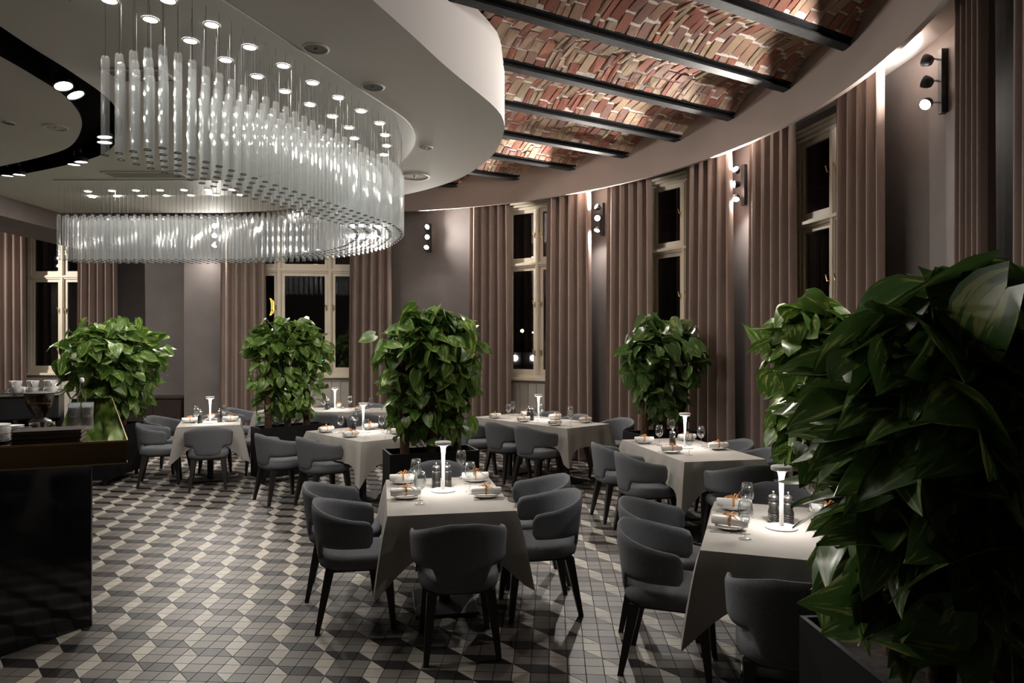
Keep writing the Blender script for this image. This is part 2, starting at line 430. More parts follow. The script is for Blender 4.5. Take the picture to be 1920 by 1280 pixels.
rank.sort(key=lambda r: r[0])
RT = Matrix.Rotation(TH, 4, 'Z'); stuff = {k: MB() for k in tm}
for n, (k, c) in enumerate(rank):
    kd, sh, po = c
    if n < 300:
        u = min(p[0] for p in po); v = min(p[1] for p in po); x, y = tile_xy(u, v)
        put('tile', tile_me[kd, sh], floor, Matrix.Translation((x, y, 0)) @ RT)
    else:
        q = shrink(po); nn = len(q)
        vs = [(*tile_xy(*p), 0.0) for p in q] + [(*tile_xy(*p), -0.006) for p in q]
        fs = [tuple(range(nn))] + [(i, nn + i, nn + (i + 1) % nn, (i + 1) % nn) for i in range(nn)]
        stuff[kd].add(vs, fs)
big = MB(); mats3 = []
for i, kd in enumerate(tm): big.add(stuff[kd].v, stuff[kd].f, None, i); mats3.append(tm[kd])
big.build('tiles', mats3, floor, kind='stuff')

# ================================================================== WALLS
CLOUD_Z, BEAM_Z = 3.9, 4.42
TOP = 4.75
# windows on the curved wall: centre pixel, width, number of lights
WIN = [(572, 1.95, 3), (1008, 1.30, 2), (1283, 1.36, 2), (1563, 1.36, 2)]
WIN_A = [(ang(px, 6.7), w, n) for px, w, n in WIN]
A_END = ang(345, R_WALL); A_START = atan2(3.2 - CY, sqrt(R_WALL ** 2 - 2.8 ** 2))
HEAD, SILL = 4.16, 1.24
wall_c = struct('wall_curved', 'curved taupe plaster wall with tall window niches')
mb = MB()
cuts = sorted([(a - (w / 2) / R_WALL, a + (w / 2) / R_WALL) for a, w, n in WIN_A])
def arc_strip(mb, a0, a1, R, z0, z1, flip=False):
    n = max(2, int(abs(a1 - a0) / radians(2.5)))
    rows = [[on_arc(a0 + (a1 - a0) * i / n, R, z) for i in range(n + 1)] for z in (z0, z1)]
    mb.grid(rows[::-1] if flip else rows)
prev = A_START
for a0, a1 in cuts:
    arc_strip(mb, prev, a0, R_WALL, 0, TOP); arc_strip(mb, a0, a1, R_WALL, HEAD, TOP)
    for a, s in ((a0, 1), (a1, -1)):
        p, q = on_arc(a, R_WALL), on_arc(a, R_WALL + 0.3)
        mb.add([(p.x, p.y, 0), (q.x, q.y, 0), (q.x, q.y, HEAD), (p.x, p.y, HEAD)], [(0, 1, 2, 3)])
    n = 6
    mb.grid([[on_arc(a0 + (a1 - a0) * i / n, R, HEAD) for i in range(n + 1)] for R in (R_WALL, R_WALL + 0.3)])
    prev = a1
arc_strip(mb, prev, A_END, R_WALL, 0, TOP)
# return of the curved wall to the straight back wall
p = on_arc(A_END, R_WALL)
mb.add([(p.x, p.y, 0), (p.x - 0.02, 13.9, 0), (p.x - 0.02, 13.9, TOP), (p.x, p.y, TOP)], [(0, 1, 2, 3)])
mb.build('plaster', M_WALL, wall_c, smooth=30)
# the straight continuation behind the viewpoint and the side walls
p = on_arc(A_START, R_WALL)
def slab_wall(name, a, b, lab, holes=()):
    o = struct(name, lab); m = MB(); d = (Vector(b) - Vector(a)); L = d.length; rz = atan2(d.y, d.x)
    M = T(a[0], a[1], 0, rz)
    x = 0.0
    for h0, h1, hz in sorted(holes):
        m.box(x, h0, 0, 0.12, 0, TOP, M); m.box(h0, h1, 0, 0.12, hz, TOP, M); x = h1
    m.box(x, L, 0, 0.12, 0, TOP, M); m.build('plaster', M_WALL, o); return o
slab_wall('wall_right', (p.x, p.y), (p.x, -3.0), 'taupe plaster side wall')
slab_wall('wall_front', (p.x + 0.1, -3.0), (-10.6, -3.0), 'taupe plaster wall')
slab_wall('wall_left', (-10.6, -3.0), (-10.6, 13.9), 'taupe plaster side wall')
LW_X = -8.85
slab_wall('wall_back', (-10.6, 13.75), (on_arc(A_END, R_WALL).x + 0.1, 13.75), 'taupe plaster back wall', [(-9.55 + 10.6, -8.15 + 10.6, HEAD)])

# ------------------------------------------------------------------ windows
def make_window(idx, loc, rz, w, n, depth=0.1):
    o = struct('window_%d' % idx, 'tall cream painted timber window with transom lights', loc, rz)
    f = MB(); hw = w / 2; y0, y1 = depth, depth + 0.09
    f.box(-hw, -hw + 0.075, y0, y1, SILL, HEAD); f.box(hw - 0.075, hw, y0, y1, SILL, HEAD)
    f.box(-hw + 0.075, hw - 0.075, y0, y1, HEAD - 0.12, HEAD); f.box(-hw + 0.075, hw - 0.075, y0, y1, SILL, SILL + 0.06)
    f.build('frame', M_FRAME, o)
    c = MB()
    for k, (dz, dy) in enumerate([(0.12, 0.0), (0.075, 0.03), (0.03, 0.05)]): c.box(-hw - 0.0, hw + 0.0, y0 - 0.02 - dy, y0, HEAD - dz, HEAD - dz + 0.035)
    c.build('cornice', M_FRAME, o)
    TZ = 3.13
    t = MB(); t.box(-hw + 0.075, hw - 0.075, y0 - 0.015, y1, TZ - 0.05, TZ + 0.03); t.box(-hw + 0.06, hw - 0.06, y0 - 0.04, y0 + 0.01, TZ - 0.02, TZ + 0.015); t.build('transom', M_FRAME, o)
    inner = w - 0.15
    if n == 3: edges = [-hw + 0.075, -hw + 0.075 + inner * 0.25, hw - 0.075 - inner * 0.25, hw - 0.075]
    else: edges = [-hw + 0.075, 0, hw - 0.075]
    for e in edges[1:-1]:
        m = MB(); m.box(e - 0.035, e + 0.035, y0 - 0.02, y1, SILL + 0.06, HEAD - 0.12); m.box(e - 0.02, e + 0.02, y0 - 0.035, y0 - 0.02, SILL + 0.08, HEAD - 0.14); m.build('mullion', M_FRAME, o)
    for a, b in zip(edges, edges[1:]):
        a2 = a + (0.037 if a > edges[0] else 0.002); b2 = b - (0.037 if b < edges[-1] else 0.002)
        for z0, z1 in ((SILL + 0.062, TZ - 0.052), (TZ + 0.032, HEAD - 0.122)):
            s = MB(); g = 0.055
            s.box(a2, a2 + g, y0 + 0.01, y0 + 0.06, z0, z1); s.box(b2 - g, b2, y0 + 0.01, y0 + 0.06, z0, z1)
            s.box(a2 + g, b2 - g, y0 + 0.01, y0 + 0.06, z0, z0 + g + 0.02); s.box(a2 + g, b2 - g, y0 + 0.01, y0 + 0.06, z1 - g, z1)
            so = s.build('sash', M_FRAME, o)
            q = MB(); q.box(a2 + g, b2 - g, y0 + 0.034, y0 + 0.038, z0 + g + 0.02, z1 - g); q.build('pane', M_PANE, so)
            zs = ((z0 + z1) / 2,) if z0 > 3 else (z0 + 0.35, z0 + 1.15)
            for zz in zs:
                h = MB(); xx = b2 - g / 2 if b < edges[-1] or n == 2 and a == edges[0] else a2 + g / 2
                h.box(xx - 0.012, xx + 0.012, y0 - 0.002, y0 + 0.01, zz - 0.045, zz + 0.045); h.tube([(xx, y0 - 0.004, zz), (xx, y0 - 0.035, zz), (xx - 0.02, y0 - 0.04, zz + 0.07)], 0.007, 6)
                h.build('handle', M_BRASS, so)
    # iron grille outside
    gr = MB()
    nb = max(4, int(inner / 0.13))
    for k in range(1, nb):
        x = -inner / 2 + inner * k / nb; gr.tube([(x, y1 + 0.08, SILL + 0.1), (x, y1 + 0.08, 3.05)], 0.007, 5)
    for k in range(nb - 1):
        x = -inner / 2 + inner * (k + 1) / nb
        gr.tube([(x + 0.05 * cos(q * pi / 6), y1 + 0.08, 2.3 + 0.12 * sin(q * pi / 6)) for q in range(13)], 0.006, 5)
    gr.box(-inner / 2, inner / 2, y1 + 0.07, y1 + 0.085, 1.42, 1.44); gr.box(-inner / 2, inner / 2, y1 + 0.07, y1 + 0.085, 3.0, 3.02)
    gr.build('iron_grille', M_BLACKMETAL, o)
    s = MB(); s.box(-hw, hw, -0.03, y1, SILL - 0.045, SILL, bev=0.008); s.build('window_sill', M_FRAME, o)
    pn = MB(); k = int(w / 0.16); pw = w / k
    pn.box(-hw, hw, y0 - 0.03, y0 - 0.012, 0, SILL - 0.046); pn.build('apron', M_PANEL, o)
    for i in range(k):
        q = MB(); q.box(-hw + i * pw + 0.006, -hw + (i + 1) * pw - 0.006, y0 - 0.046, y0 - 0.03, 0.1, SILL - 0.09); q.build('board', M_PANEL, o)
    return o
for i, (a, w, n) in enumerate(WIN_A):
    h = (w / 2) / R_WALL
    Rch = R_WALL * cos(h) + 0.02
    make_window(i + 1, on_arc(a, Rch, 0), a - pi / 2, w - 0.02, n)
make_window(6, (LW_X, 13.76, 0), 0, 1.38, 2)

# ------------------------------------------------------------------ pelmet fascia round the curved wall
fas = struct('trim_1', 'curved brown pelmet band above the curtains')
FZ0, FZ1 = 4.07, 4.46
mb = MB(); fa0, fa1 = A_START, radians(128)
n = 70
prof = [(R_FASCIA, FZ1 + 0.25), (R_FASCIA, FZ0), (R_FASCIA + 0.05, FZ0), (R_FASCIA + 0.05, FZ0 + 0.16)]
mb.grid([[on_arc(fa0 + (fa1 - fa0) * i / n, r, z) for i in range(n + 1)] for r, z in prof])
pq = on_arc(fa0, R_FASCIA); pe = on_arc(fa0, R_FASCIA + 0.05)
mb.prism([(pq.x, pq.y), (pe.x, pe.y), (pe.x, -3), (pq.x, -3)], FZ0, FZ1 + 0.25)
mb.build('band', M_FASCIA, fas, smooth=30)
mb = MB(); mb.grid([[on_arc(fa0 + (fa1 - fa0) * i / n, r, FZ0 + 0.16) for i in range(n + 1)] for r in (R_FASCIA + 0.04, R_WALL + 0.01)])
mb.build('soffit', M_SOFFIT, fas, smooth=30)
# straight soffit box by the side windows
bx = struct('trim_2', 'brown dropped soffit box along the side of the room')
mb = MB(); mb.box(-8.3, -7.27, 1.0, 13.74, 3.62, 4.3); mb.build('soffit_box', mat('soffit_brown', (0.16, 0.13, 0.12), rough=0.75, scale=2), bx)

# ================================================================== CEILING : dropped cloud
cloud_pts = [(-2.98, -1.5), (-2.2, 0.62), (-0.858, 4.34), (-0.5, 5.38), (-0.157, 6.28), (-0.075, 6.75), (-0.10, 7.2), (-0.21, 7.85), (-0.53, 8.7), (-0.9, 9.3), (-1.54, 9.95), (-2.5, 10.6), (-3.6, 11.05), (-4.6, 11.28)]
edge1, _ = spline([(x, y, 0) for x, y in cloud_pts], 90)
cloud_poly = [(p.x, p.y) for p in edge1] + [(-7.26, 11.3), (-7.26, -1.5)]
slot_out, _ = spline([(-3.0, 1.5, 0), (-3.30, 3.6, 0), (-3.42, 4.8, 0), (-3.43, 5.5, 0), (-3.50, 6.15, 0), (-3.81, 6.89, 0), (-4.42, 7.7, 0), (-5.0, 8.15, 0), (-6.0, 8.7, 0), (-6.5, 8.86, 0)], 60)
slot_in = []
for i, p in enumerate(slot_out):
    t = (slot_out[min(i + 1, 59)] - slot_out[max(i - 1, 0)]).normalized()
    slot_in.append(p + Vector((-t.y, t.x, 0)) * 0.34)
slot_poly = [(p.x, p.y) for p in slot_out] + [(p.x, p.y) for p in reversed(slot_in)]
ceil = struct('ceiling_dropped', 'dropped pale ceiling panel with rounded edge and black light slot')
bm = bmesh.new()
def loop(poly, z):
    vs = [bm.verts.new((x, y, z)) for x, y in poly]
    return [bm.edges.new((vs[i], vs[(i + 1) % len(vs)])) for i in range(len(vs))]
es = loop(cloud_poly, CLOUD_Z) + loop(slot_poly, CLOUD_Z)
bmesh.ops.triangle_fill(bm, use_beauty=True, use_dissolve=False, edges=es)
for f in bm.faces:
    if f.normal.z > 0: f.normal_flip()
me = bpy.data.meshes.new('panel'); bm.to_mesh(me); bm.free(); me.materials.append(M_CLOUD); put('panel', me, ceil)
mb = MB(); n = len(cloud_poly)
mb.grid([[(x, y, CLOUD_Z) for x, y in cloud_poly], [(x, y, 4.6) for x, y in cloud_poly]], close=True)
mb.build('rim', M_CLOUDSIDE, ceil, smooth=25)
mb = MB(); n = len(slot_poly)
mb.grid([[(x, y, CLOUD_Z) for x, y in slot_poly], [(x, y, CLOUD_Z + 0.22) for x, y in slot_poly]], close=True)
mb.add([(x, y, CLOUD_Z + 0.22) for x, y in slot_poly], [(i, i + 1, 118 - i, 119 - i) for i in range(59)])
mb.build('light_slot', M_BLACK, ceil)

# ================================================================== CEILING : brick vaults between steel beams
BD = Vector((0.862, 0.507, 0)).normalized(); BN = Vector((-BD.y, BD.x, 0))
OFF0, PITCH = 3.90, 0.962
vault = struct('ceiling', 'old brick jack-arch vaulted ceiling between steel beams')
RISE = 0.17; FL = 0.075
def arc_pt(k, t):
    """t 0..1 across bay k -> (offset, z, slope angle)"""
    o0 = OFF0 + PITCH * k + FL; o1 = OFF0 + PITCH * (k + 1) - FL; w = o1 - o0
    R = (w * w / 4 + RISE * RISE) / (2 * RISE); th = math.asin(w / 2 / R); a = -th + 2 * th * t
    return ((o0 + o1) / 2 + R * sin(a), BEAM_Z + 0.05 + RISE - R * (1 - cos(a)), -a)
K0, K1 = -8, 9
mb = MB()
for k in range(K0, K1):
    rows = []
    for i in range(9):
        o, z, a = arc_pt(k, i / 8)
        rows.append([tuple(BD * s + BN * o + Vector((0, 0, z + 0.012))) for s in (-9, 12)])
    mb.grid(rows)
    for o, a in ((OFF0 + PITCH * k, 0),):
        pass
mb.build('mortar_shell', M_MORTAR, vault, smooth=30)
mb = MB()   # slab closing the void above
mb.box(-11, 5, -3.5, 14.3, 4.78, 4.9); mb.build('slab', M_MORTAR, vault)
# steel beams
def seg_in_room(o):
    ss = []
    for i in range(-900, 1300):
        s = i * 0.01; p = BD * s + BN * o
        if (p.x - CX) ** 2 + (p.y - CY) ** 2 < (R_FASCIA + 0.02) ** 2 or (p.y < 4 and p.x < 3.0): ss.append(s)
    return (max(min(ss), -6), max(ss)) if ss else None
for k in range(-3, K1):
    o = OFF0 + PITCH * k; sg = seg_in_room(o)
    if not sg: continue
    M = Matrix(((BD.x, BN.x, 0, BN.x * o), (BD.y, BN.y, 0, BN.y * o), (0, 0, 1, 0), (0, 0, 0, 1)))
    b = MB(); b.box(sg[0], sg[1], -0.055, 0.055, BEAM_Z, BEAM_Z + 0.016, M); b.box(sg[0], sg[1], -0.012, 0.012, BEAM_Z + 0.016, BEAM_Z + 0.13, M); b.box(sg[0], sg[1], -0.078, 0.078, BEAM_Z + 0.045, BEAM_Z + 0.07, M)
    b.build('beam', M_STEEL, vault)
# bricks
cand = []
for k in range(-2, 8):
    s = -6.0
    while s < 12:
        wd = rnd.choice((0.062, 0.07, 0.115, 0.12, 0.065, 0.118)); st = rnd.uniform(0, 1)
        t = -st * 0.26
        while t < 1.0:
            ln = rnd.choice((0.235, 0.25, 0.26, 0.13, 0.24)) / 0.92
            t0, t1 = max(0.0, t), min(1.0, t + ln - 0.012); t += ln
            if t1 - t0 < 0.045: continue
            o, z, a = arc_pt(k, (t0 + t1) / 2); p = BD * (s + wd / 2) + BN * o + Vector((0, 0, z))
            if (p.x - CX) ** 2 + (p.y - CY) ** 2 > (R_FASCIA + 0.15) ** 2 or p.y < 2.5: continue
            q = p * 1.0; f = (CLOUD_Z - CAM_H) / (p.z - CAM_H)
            if inpoly(p.x * f + 0.55, p.y * f, cloud_poly) and inpoly(p.x * f - 0.35, p.y * f, cloud_poly) and inpoly(p.x * f + 0.3, p.y * f + 0.35, cloud_poly): continue
            px, py = proj(p)
            if py < -330 or px < 650: continue
            Lb = (t1 - t0) * 0.83
            vis = -10 < py and not inpoly(p.x * f, p.y * f, cloud_poly)
            cand.append(((Lb * wd / p.y ** 2) * (1 if vis else 0.01), p, a, wd - 0.012, Lb))
        s += wd
cand.sort(key=lambda c: -c[0])
def brick_mesh(seed):
    r = random.Random(seed); m = MB(); j = lambda: r.uniform(-0.035, 0.035)
    top = [(-0.5 + j(), -0.5 + j() * .6), (0.0 + j(), -0.5 + j()), (0.5 + j(), -0.5 + j() * .6), (0.5 + j(), 0.5 + j() * .6), (0 + j(), 0.5 + j()), (-0.5 + j(), 0.5 + j() * .6)]
    n = 6
    lo = [(x * 0.955, y * 0.975, -1 + r.uniform(-.25, .25)) for x, y in top]
    m.add([(x, y, 0) for x, y in top] + [(x, y, -0.75) for x, y in top] + lo,
          [(0 + i, (i + 1) % n, n + (i + 1) % n, n + i)[::-1] for i in range(n)] + [(n + i, n + (i + 1) % n, 2 * n + (i + 1) % n, 2 * n + i)[::-1] for i in range(n)] + [tuple(2 * n + i for i in range(n))[::-1]])
    return m
bms = [brick_mesh(s) for s in range(6)]; bme = [b.mesh('brick', M_BRICK) for b in bms]
rest = MB()
for i, (ar, p, a, wd, Lb) in enumerate(cand):
    M = Matrix.Translation(p + Vector((0, 0, 0.012))) @ Matrix(((BD.x, BN.x, 0, 0), (BD.y, BN.y, 0, 0), (0, 0, 1, 0), (0, 0, 0, 1))) @ Matrix.Rotation(a, 4, 'X') @ Matrix.Rotation(rnd.uniform(-.02, .02), 4, 'Z') @ Matrix.Diagonal((wd, Lb, 0.017 + rnd.uniform(-.005, .006), 1))
    v = rnd.randrange(6)
    if i < 300: put('brick', bme[v], vault, M)
    else: rest.add(bms[v].v, bms[v].f, M)
rest.build('bricks', M_BRICK, vault, kind='stuff')

# ================================================================== CURTAINS
def curtain(path, label, pleats, z0=0.02, z1=4.2, amp=0.07, group='taupe curtains along the windows'):
    """path: function t -> (point, normal)"""
    m = MB(); N = pleats * 12; rows = []
    r = random.Random(hash(label) % 1000)
    ph = [r.uniform(-.25, .25) for _ in range(pleats + 1)]
    for zi, z in enumerate((z0, 0.7, 1.6, 2.6, 3.5, z1)):
        f = zi / 5
        row = []
        for i in range(N + 1):
            t = i / N; k = min(int(t * pleats), pleats - 1)
            tt = t + (1 - f) * 0.012 * sin(5 * t * pi + ph[0] * 9)
            p, nn = path((t - 0.5) * (1 + 0.10 * (1 - f)) + 0.5)
            w = sin(2 * pi * (t * pleats) + ph[k] * (1 - f) * 1.0)
            w = math.copysign(abs(w) ** 0.75, w)
            A = amp * (0.85 + 0.35 * (1 - f) * (0.5 + ph[k + 1]))
            q = p + nn * (w * A)
            row.append((q.x, q.y, z))
        rows.append(row)
    m.grid(rows)
    o = m.build('curtain', M_CURTAIN, None, smooth='all')
    o['label'] = label; o['category'] = 'curtain'; o['group'] = group
    return o
def arc_path(a0, a1, R):
    return lambda t: (on_arc(a0 + (a1 - a0) * t, R), Vector((cos(a0 + (a1 - a0) * t), sin(a0 + (a1 - a0) * t), 0)))
CUR = [((415, 497), 'taupe curtain on the bar side of the wide three-light window', 5), ((657, 733), 'taupe curtain of the wide three-light window, next to the three-lamp sconce', 5),
       ((881, 956), 'taupe curtain before the tall window with street lights, on its planter side', 5), ((1026, 1108), 'taupe curtain between the street-light window and a sconce', 5),
       ((1139, 1222), 'taupe curtain rising behind the thin potted plant by the wall', 5), ((1288, 1373), 'taupe curtain behind the lamp of the four-seat wall table', 5),
       ((1406, 1492), 'taupe curtain above the bright green plant, beside a sconce', 5), ((1568, 1659), 'taupe curtain next to the sconce with side-turned lamps', 5),
       ((1800, 1854), 'taupe curtain rising behind the big dark plant, beside the side-turned sconce', 5), ((1911, 1985), 'taupe curtain edge beyond the dark wall strip behind the big plant', 4)]
for (x0, x1), lab, pl in CUR:
    a0, a1 = ang(x0, R_CURTAIN), ang(x1, R_CURTAIN)
    curtain(arc_path(a0, a1, R_CURTAIN), lab, pl)
for (x0, x1), lab, pl in [((-40, 46), 'taupe curtain at the bar side of the window behind the coffee cups', 6), ((146, 219), 'taupe curtain behind the leafy plant beside the bar', 5)]:
    Yc = 13.52
    X0, X1 = (x0 - 960) / FPX * Yc, (x1 - 960) / FPX * Yc
    curtain(lambda t, X0=X0, X1=X1: (Vector((X0 + (X1 - X0) * t, Yc, 0)), Vector((0, 1, 0))), lab, pl, z1=4.1)

pn_ = struct('wall_dark_strip', 'added dark brown strip darkening the wall, with a thin steel edge beside the curtain')
m = MB(); aa, ab = ang(1857, R_WALL - 0.02), ang(1904, R_WALL - 0.02); arc_strip(m, aa, ab, R_WALL - 0.02, 0.0, 4.2); arc_strip(m, aa, ab, R_WALL - 0.005, 0.0, 4.2, True); m.build('panel', mat('added_strip_dark', (0.035, 0.03, 0.028), rough=0.9, spec=0.1), pn_)  # dark strip added over the plaster to make this stretch of wall darker
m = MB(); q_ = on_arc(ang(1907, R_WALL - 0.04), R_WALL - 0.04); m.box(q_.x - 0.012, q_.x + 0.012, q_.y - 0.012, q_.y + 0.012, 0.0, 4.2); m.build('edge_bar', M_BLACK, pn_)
# ================================================================== SCONCES
def make_sconce():
    t = thing('wall_sconce', 'x', 'sconce')
    m = MB(); m.box(-0.03, 0.03, -0.05, 0.0, -0.25, 0.25, bev=0.004); m.build('backplate', M_BLACKMETAL, t)
    return t
SC = [(404, 3.68, 'black three-lamp wall sconce glowing on the curved wall behind the far glass rods'), (806, 3.66, 'black three-lamp wall sconce between the wide window and the street-light window'),
      (1131, 3.70, 'black three-lamp wall sconce beside the street-light window curtain'), (1398, 3.74, 'black three-lamp wall sconce between two curtains above the wall table'),
      (1774, 3.84, 'black wall sconce with two lamps turned sideways and one facing out')]
sc_aim = {404: [(-4.2, 10.0, 2.6), (-4.6, 9.8, 1.6), (-5.5, 10.5, 0.8)], 806: [(0.6, 9.4, 4.3), (1.5, 8.0, 3.0), (-1.9, 9.0, 0.8)],
          1131: [(-0.05, 10.0, 4.55), (1.2, 7.5, 3.5), (0.3, 9.4, 0.9)], 1398: [(1.9, 7.8, 4.55), (0.6, 8.6, 3.6), (1.7, 7.0, 0.8)],
          1774: [(2.2, 6.6, 4.75), (2.2, 6.6, 4.65), (0.6, 3.9, 1.6)]}
SC.append((-200, 3.62, 'black three-lamp wall sconce on the side wall past the coffee machine'))
sc_aim[-200] = [(-8.2, 12.6, 2.6), (-7.8, 12.9, 1.6), (-8.0, 10.5, 1.0)]
for px, z, lab in SC:
    a = ang(px, R_WALL) if px > 345 else pi / 2; p = on_arc(a, R_WALL, z) if px > 345 else Vector(((px - 960) / FPX * 13.75, 13.75, z))
    if px < 0: a = pi; p = Vector((-10.59, 11.6, z))
    t = make_sconce(); t.location = p; t.rotation_euler = (0, 0, a - pi / 2); t['label'] = lab; t['group'] = 'three-lamp wall sconces'
    Mi = (Matrix.Translation(p) @ Matrix.Rotation(a - pi / 2, 4, 'Z')).inverted()
    for k, tgt in enumerate(sc_aim[px]):
        zz = 0.17 - 0.17 * k
        org = Vector((0, -0.15, zz)); d = ((Mi @ Vector(tgt)) - org).normalized()
        if d.y > -0.3: d.y = -0.3; d.normalize()
        M = Matrix.Translation(org) @ d.to_track_quat('Z', 'Y').to_matrix().to_4x4()
        h = MB(); h.lathe([(0.0, -0.045), (0.03, -0.045), (0.04, -0.03), (0.047, 0.0), (0.047, 0.022), (0.041, 0.022), (0.041, 0.012)], 18, M, cap=False)
        ho = h.build('lamp_head', M_BLACKMETAL, t, smooth=40)
        l = MB(); l.lathe([(0.0405, 0.012), (0.0405, 0.016)], 18, M); l.build('lens', M_SLENS, ho)
        ar = MB(); ar.tube([(0, -0.045, zz), (0, -0.08, zz + 0.01), (0.0, -0.115, zz)], 0.008, 6); ar.build('arm', M_CHROME, t)
        L = light('SPOT', 'sconce_bulb', org + d * 0.03, P_SCONCE * (2.6 if tgt[2] > 4.5 else 0.9 if tgt[2] > 2.5 else 0.6) * ((0.3 if k < 2 else 0.8) if px == 1774 else 1.2 if px < 0 else 0.7 if px < 500 else 1.0), t, spot_size=radians(125 if tgt[2] > 4.5 else 150), spot_blend=1.0, shadow_soft_size=0.03)
        L.rotation_euler = d.to_track_quat('-Z', 'Y').to_euler()

# ================================================================== CHANDELIER
ch_outer = [(-2.02, 4.07), (-1.82, 4.62), (-1.62, 5.2), (-1.40, 5.84), (-1.236, 6.31), (-1.14, 6.62), (-1.11, 6.95), (-1.17, 7.42), (-1.39, 8.02), (-1.60, 8.4), (-2.06, 8.95), (-2.68, 9.43), (-3.19, 9.66), (-3.7, 9.75), (-4.4, 9.77), (-5.2, 9.77), (-6.0, 9.77)]
ZB, ZT = 2.91, 3.51
chand = thing('rod_chandelier', 'long curved chandelier of hanging clear glass rods', 'chandelier', (-2.5, 7.5, 0))
CHO = Vector((2.5, -7.5, 0))
base, Lc = spline([(x, y, 0) for x, y in ch_outer], 240)
ROWS, SP = 5, 0.112
rods = []; last_rod = {}
cnt = int(Lc / 0.109); q, _ = spline([base[i] for i in range(0, 240, 6)] + [base[-1]], cnt)
for i, p in enumerate(q):
    t = (q[min(i + 1, cnt - 1)] - q[max(i - 1, 0)]).normalized()
    for r in range(ROWS):
        c = p + Vector((-t.y, t.x, 0)) * SP * r
        if i and (c - last_rod[r]).length < 0.086: continue
        last_rod[r] = c; rods.append(c)
rm = MB(); rr = 0.025
def star(k, z): return [((rr * 1.08 if i % 2 == 0 else rr * 0.62) * k * cos(i * pi / 3), (rr * 1.08 if i % 2 == 0 else rr * 0.62) * k * sin(i * pi / 3), z) for i in range(6)]
HR = ZT - ZB
rm.grid([star(1, 0.0), star(1, HR - 0.03), star(0.85, HR - 0.01), star(0.4, HR)], close=True)
rm.add(star(0.97, 0.003), [(5, 4, 3, 2, 1, 0)])
rme = rm.mesh('glass_rod', M_ROD)
cap = MB(); cap.lathe([(rr * 0.55, 0.004), (rr * 0.9, 0.0), (rr * 0.9, 0.005)], 8, cap=False)
srt = sorted(rods, key=lambda p: p.y)
extra = MB(); caps = MB(); wires = MB()
for i, p in enumerate(srt):
    M = Matrix.Translation(Vector((p.x, p.y, ZB)) + CHO)
    if i < 300: put('glass_rod', rme, chand, M)
    else: extra.add(rm.v, rm.f, M)
    caps.add(cap.v, cap.f, M)
    wires.tube([(p.x + CHO.x, p.y + CHO.y, ZT - 0.01), (p.x + CHO.x, p.y + CHO.y, CLOUD_Z - 0.012)], 0.0012, 3, cap=False)
extra.build('glass_rods', M_ROD, chand, kind='stuff')
caps.build('rod_end_rings', mat('rod_ring', (0.03, 0.03, 0.03), rough=0.4), chand, kind='stuff')
wires.build('suspension_wires', mat('wire_grey', (0.04, 0.04, 0.04), rough=0.6, spec=0.2), chand, kind='stuff')
pl = MB(); o1 = []; o2 = []
for i in range(0, 240, 4):
    p = base[i]; t = (base[min(i + 1, 239)] - base[max(i - 1, 0)]).normalized(); nn = Vector((-t.y, t.x, 0))
    o1.append(p - nn * 0.14); o2.append(p + nn * 0.75)
rowsP = [[(p.x + CHO.x, p.y + CHO.y, z) for p in o] for o, z in ((o1, CLOUD_Z - 0.002), (o1, CLOUD_Z - 0.012), (o2, CLOUD_Z - 0.012), (o2, CLOUD_Z - 0.002))]
pl.grid(rowsP); pl.build('mounting_plate', M_PLATE, chand, smooth=20)

# ------------------------------------------------------------------ downlights in the plate
dl_px = [(397, 46), (468, 88), (531, 123), (586, 155), (634, 183), (677, 208), (712, 231), (722, 253), (725, 273), (720, 290),
         (282, 36), (357, 76), (423, 112), (482, 143), (534, 171), (581, 196), (623, 218), (654, 239), (664, 259), (315, 0), (205, 0),
         (165, 358.5), (210, 357.5), (255, 356.8), (300, 356.4), (345, 356), (390, 355.6), (435, 355.2), (173, 369), (219, 367.6), (265, 367), (312, 366.4), (358, 366), (405, 365.4), (450, 365)]
dt = thing('ceiling_downlight', 'small round recessed downlight above the sweeping bend of glass rods', 'downlight', group='downlights above the chandelier')
m = MB(); m.lathe([(0.052, 0.0), (0.052, -0.006), (0.044, -0.006), (0.042, -0.002)], 18, cap=False); m.build('trim_ring', M_WHITEMETAL, dt, smooth=30)
m = MB(); m.lathe([(0.0435, -0.004), (0.0435, -0.001)], 18); m.build('lens', M_LENS, dt)
for i, (x, y) in enumerate(dl_px):
    p = at_z(x, y, CLOUD_Z - 0.013)
    d = dt if i == 0 else dup(dt)
    d.location = p
    if i > 20: d['label'] = 'small round recessed downlight above the straight far row of glass rods'; d['group'] = 'downlights above the far rods'
    if i % 2 == 0 or i > 20:
        if i <= 20 or i % 2 == 0:
            L = light('AREA', 'downlight_bulb', (p.x, p.y, p.z - 0.012), P_DOWN * 2, None, shape='DISK', size=0.086)

